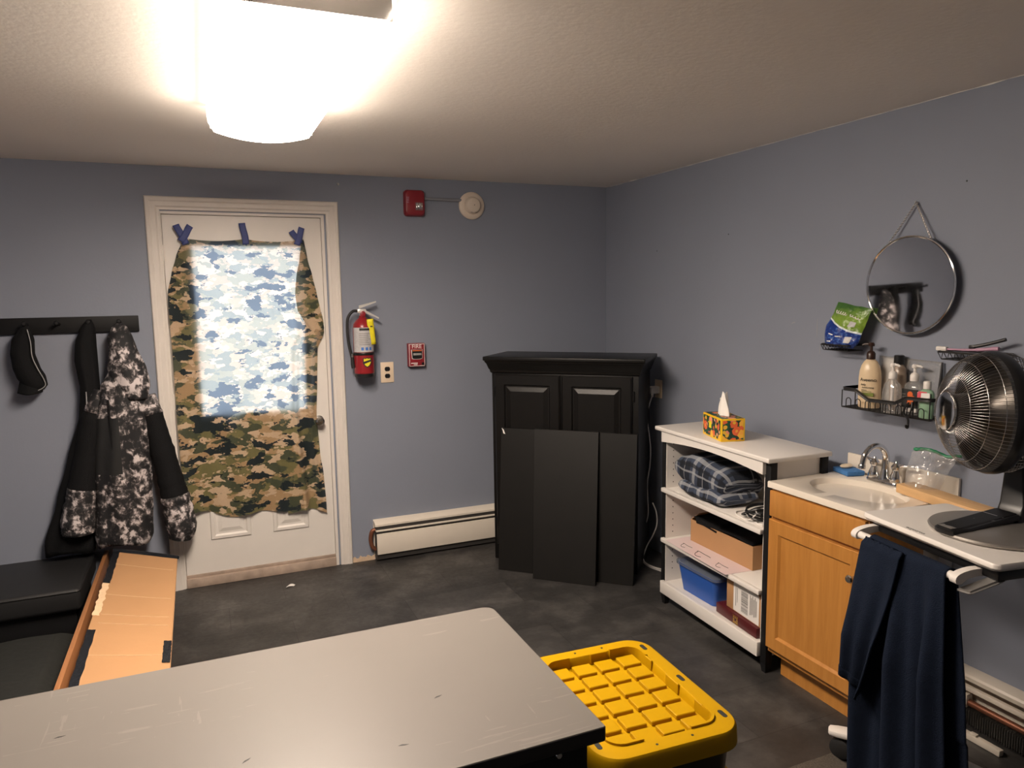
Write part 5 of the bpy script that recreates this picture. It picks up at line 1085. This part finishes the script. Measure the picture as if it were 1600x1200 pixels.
# ------------------------------------------------------------------ bench, mattress, rail, carton on the left
b1 = thing('bench', 'low black padded bench against the wall below the coat rack', 'bench', (-3.9, -.3, 0))
bx0, bx1 = -4.58, -3.262
b = B(); b.box(bx0, bx1, -.575, -.005, .185, .295, .022, 4)
for q in b.bm.verts:
    if q.co.z > .28: q.co.z += .004*nz(q.co.x*3, q.co.y*5)
obj('seat_pad', b, M['cushion'], b1)
b = B(); b.tube(rrect(bx0+.004, bx1-.002, -.576, -.008, .02, .286), .0035, 6, closed=True); obj('seam_piping', b, M['cushion'], b1)
b = B(); b.box(bx0+.02, bx1-.03, -.535, -.02, 0, .186, .004); obj('base', b, M['black'], b1)
def mt(u, v): 
    x = -4.55+1.30*u; y = -2.35+1.735*v; e_ = min(1, min(u, 1-u)*14, min(v, 1-v)*18)
    return (x, y, .03+.12*e_**.5+.004*nz(x*4, y*4)+.0075*math.sin((x*1.1+y*.55)*22+2*nz(x*2, y*3))*max(0, nz(x*2+3, y*2+1)+.15))
b = B(); b.sheet(mt, 90, 100); b.box(-4.545, -3.255, -2.345, -.62, .0, .032); tag(obj('floor_mattress', b, M['black_sheet'], ang=60), 'flat black sheeted mattress on the floor in front of the black bench', 'mattress')
rl = thing('wood_rail', 'long brown wooden rail board between the mattress and the cardboard carton', 'wooden rail', (-3.2, -1.4, 0))
b = B(); b.box(-3.214, -3.194, -2.40, -.02, .005, .300, .004); obj('rail_board', b, M['oak_rail'], rl)
cb = thing('flat_carton', 'long flat cardboard carton edged with black tape on the floor left of the door', 'carton', (-3.0, -1.1, 0))
tops = [(-3.148, -.205, .350), (-3.148, -1.0, .350), (-3.148, -2.30, .350), (-2.826, -2.32, .335), (-2.830, -1.2, .335), (-2.833, -.440, .338)]
b = B(); b.loft([[(x+(-.06 if x > -3 else .0), y, .004) for x, y, z in tops], [(x+(-.03 if x > -3 else .0), y, z-.03) for x, y, z in tops], [(x, y, z-.004) for x, y, z in tops], [(x+(.003 if x < -3 else -.003), y, z) for x, y, z in tops]]); obj('carton_body', b, M['cardboard'], cb)
def ctop(s_, t_):    # s across left to right, t from far to near
    yl = -.205-2.095*t_; yr = -.440-1.88*t_; return Vector((-3.148+.318*s_, yl+(yr-yl)*s_, .350-.013*s_))
def tape_patch(name, s0, s1, t0, t1, m, lift, jag=0, side=0):
    b = B()
    def f(u, v):
        p = ctop(s0+(s1-s0)*u+(jag*nz(v*9, 2) if u in (0, 1) else 0), t0+(t1-t0)*v); p.z += lift+.0015*nz(u*3, v*14); return p
    b.sheet(f, 4, 30); return obj(name, b, m, cb, ang=180)
tape_patch('black_tape', .0, 1.0, -.004, .012, M['black_tape'], .0012); tape_patch('black_tape', .0, .10, .010, .235, M['black_tape'], .0016, .015)
tape_patch('black_tape', .91, 1.0, .54, .64, M['black_tape'], .0016, .008); tape_patch('black_tape', .0, .10, .49, .82, M['black_tape'], .0016, .015)
tape_patch('torn_paper', .0, .09, .235, .42, M['cardboard_in'], .0012, .035)
b = B(); b.tube([ctop(0, 0), ctop(.3, -.006), ctop(.7, -.006), ctop(1, 0)], .009, 8); obj('rolled_tape_edge', b, M['black_tape'], cb)
for t_ in (.10, .30, .41, .455, .60, .76): 
    b = B(); b.tube([ctop(s_, t_+.006*math.sin(s_*2)) + Vector((0, 0, .0002)) for s_ in [.10+.84*k/10 for k in range(11)]], .0012, 4); obj('crease', b, M['cardboard_in'], cb)
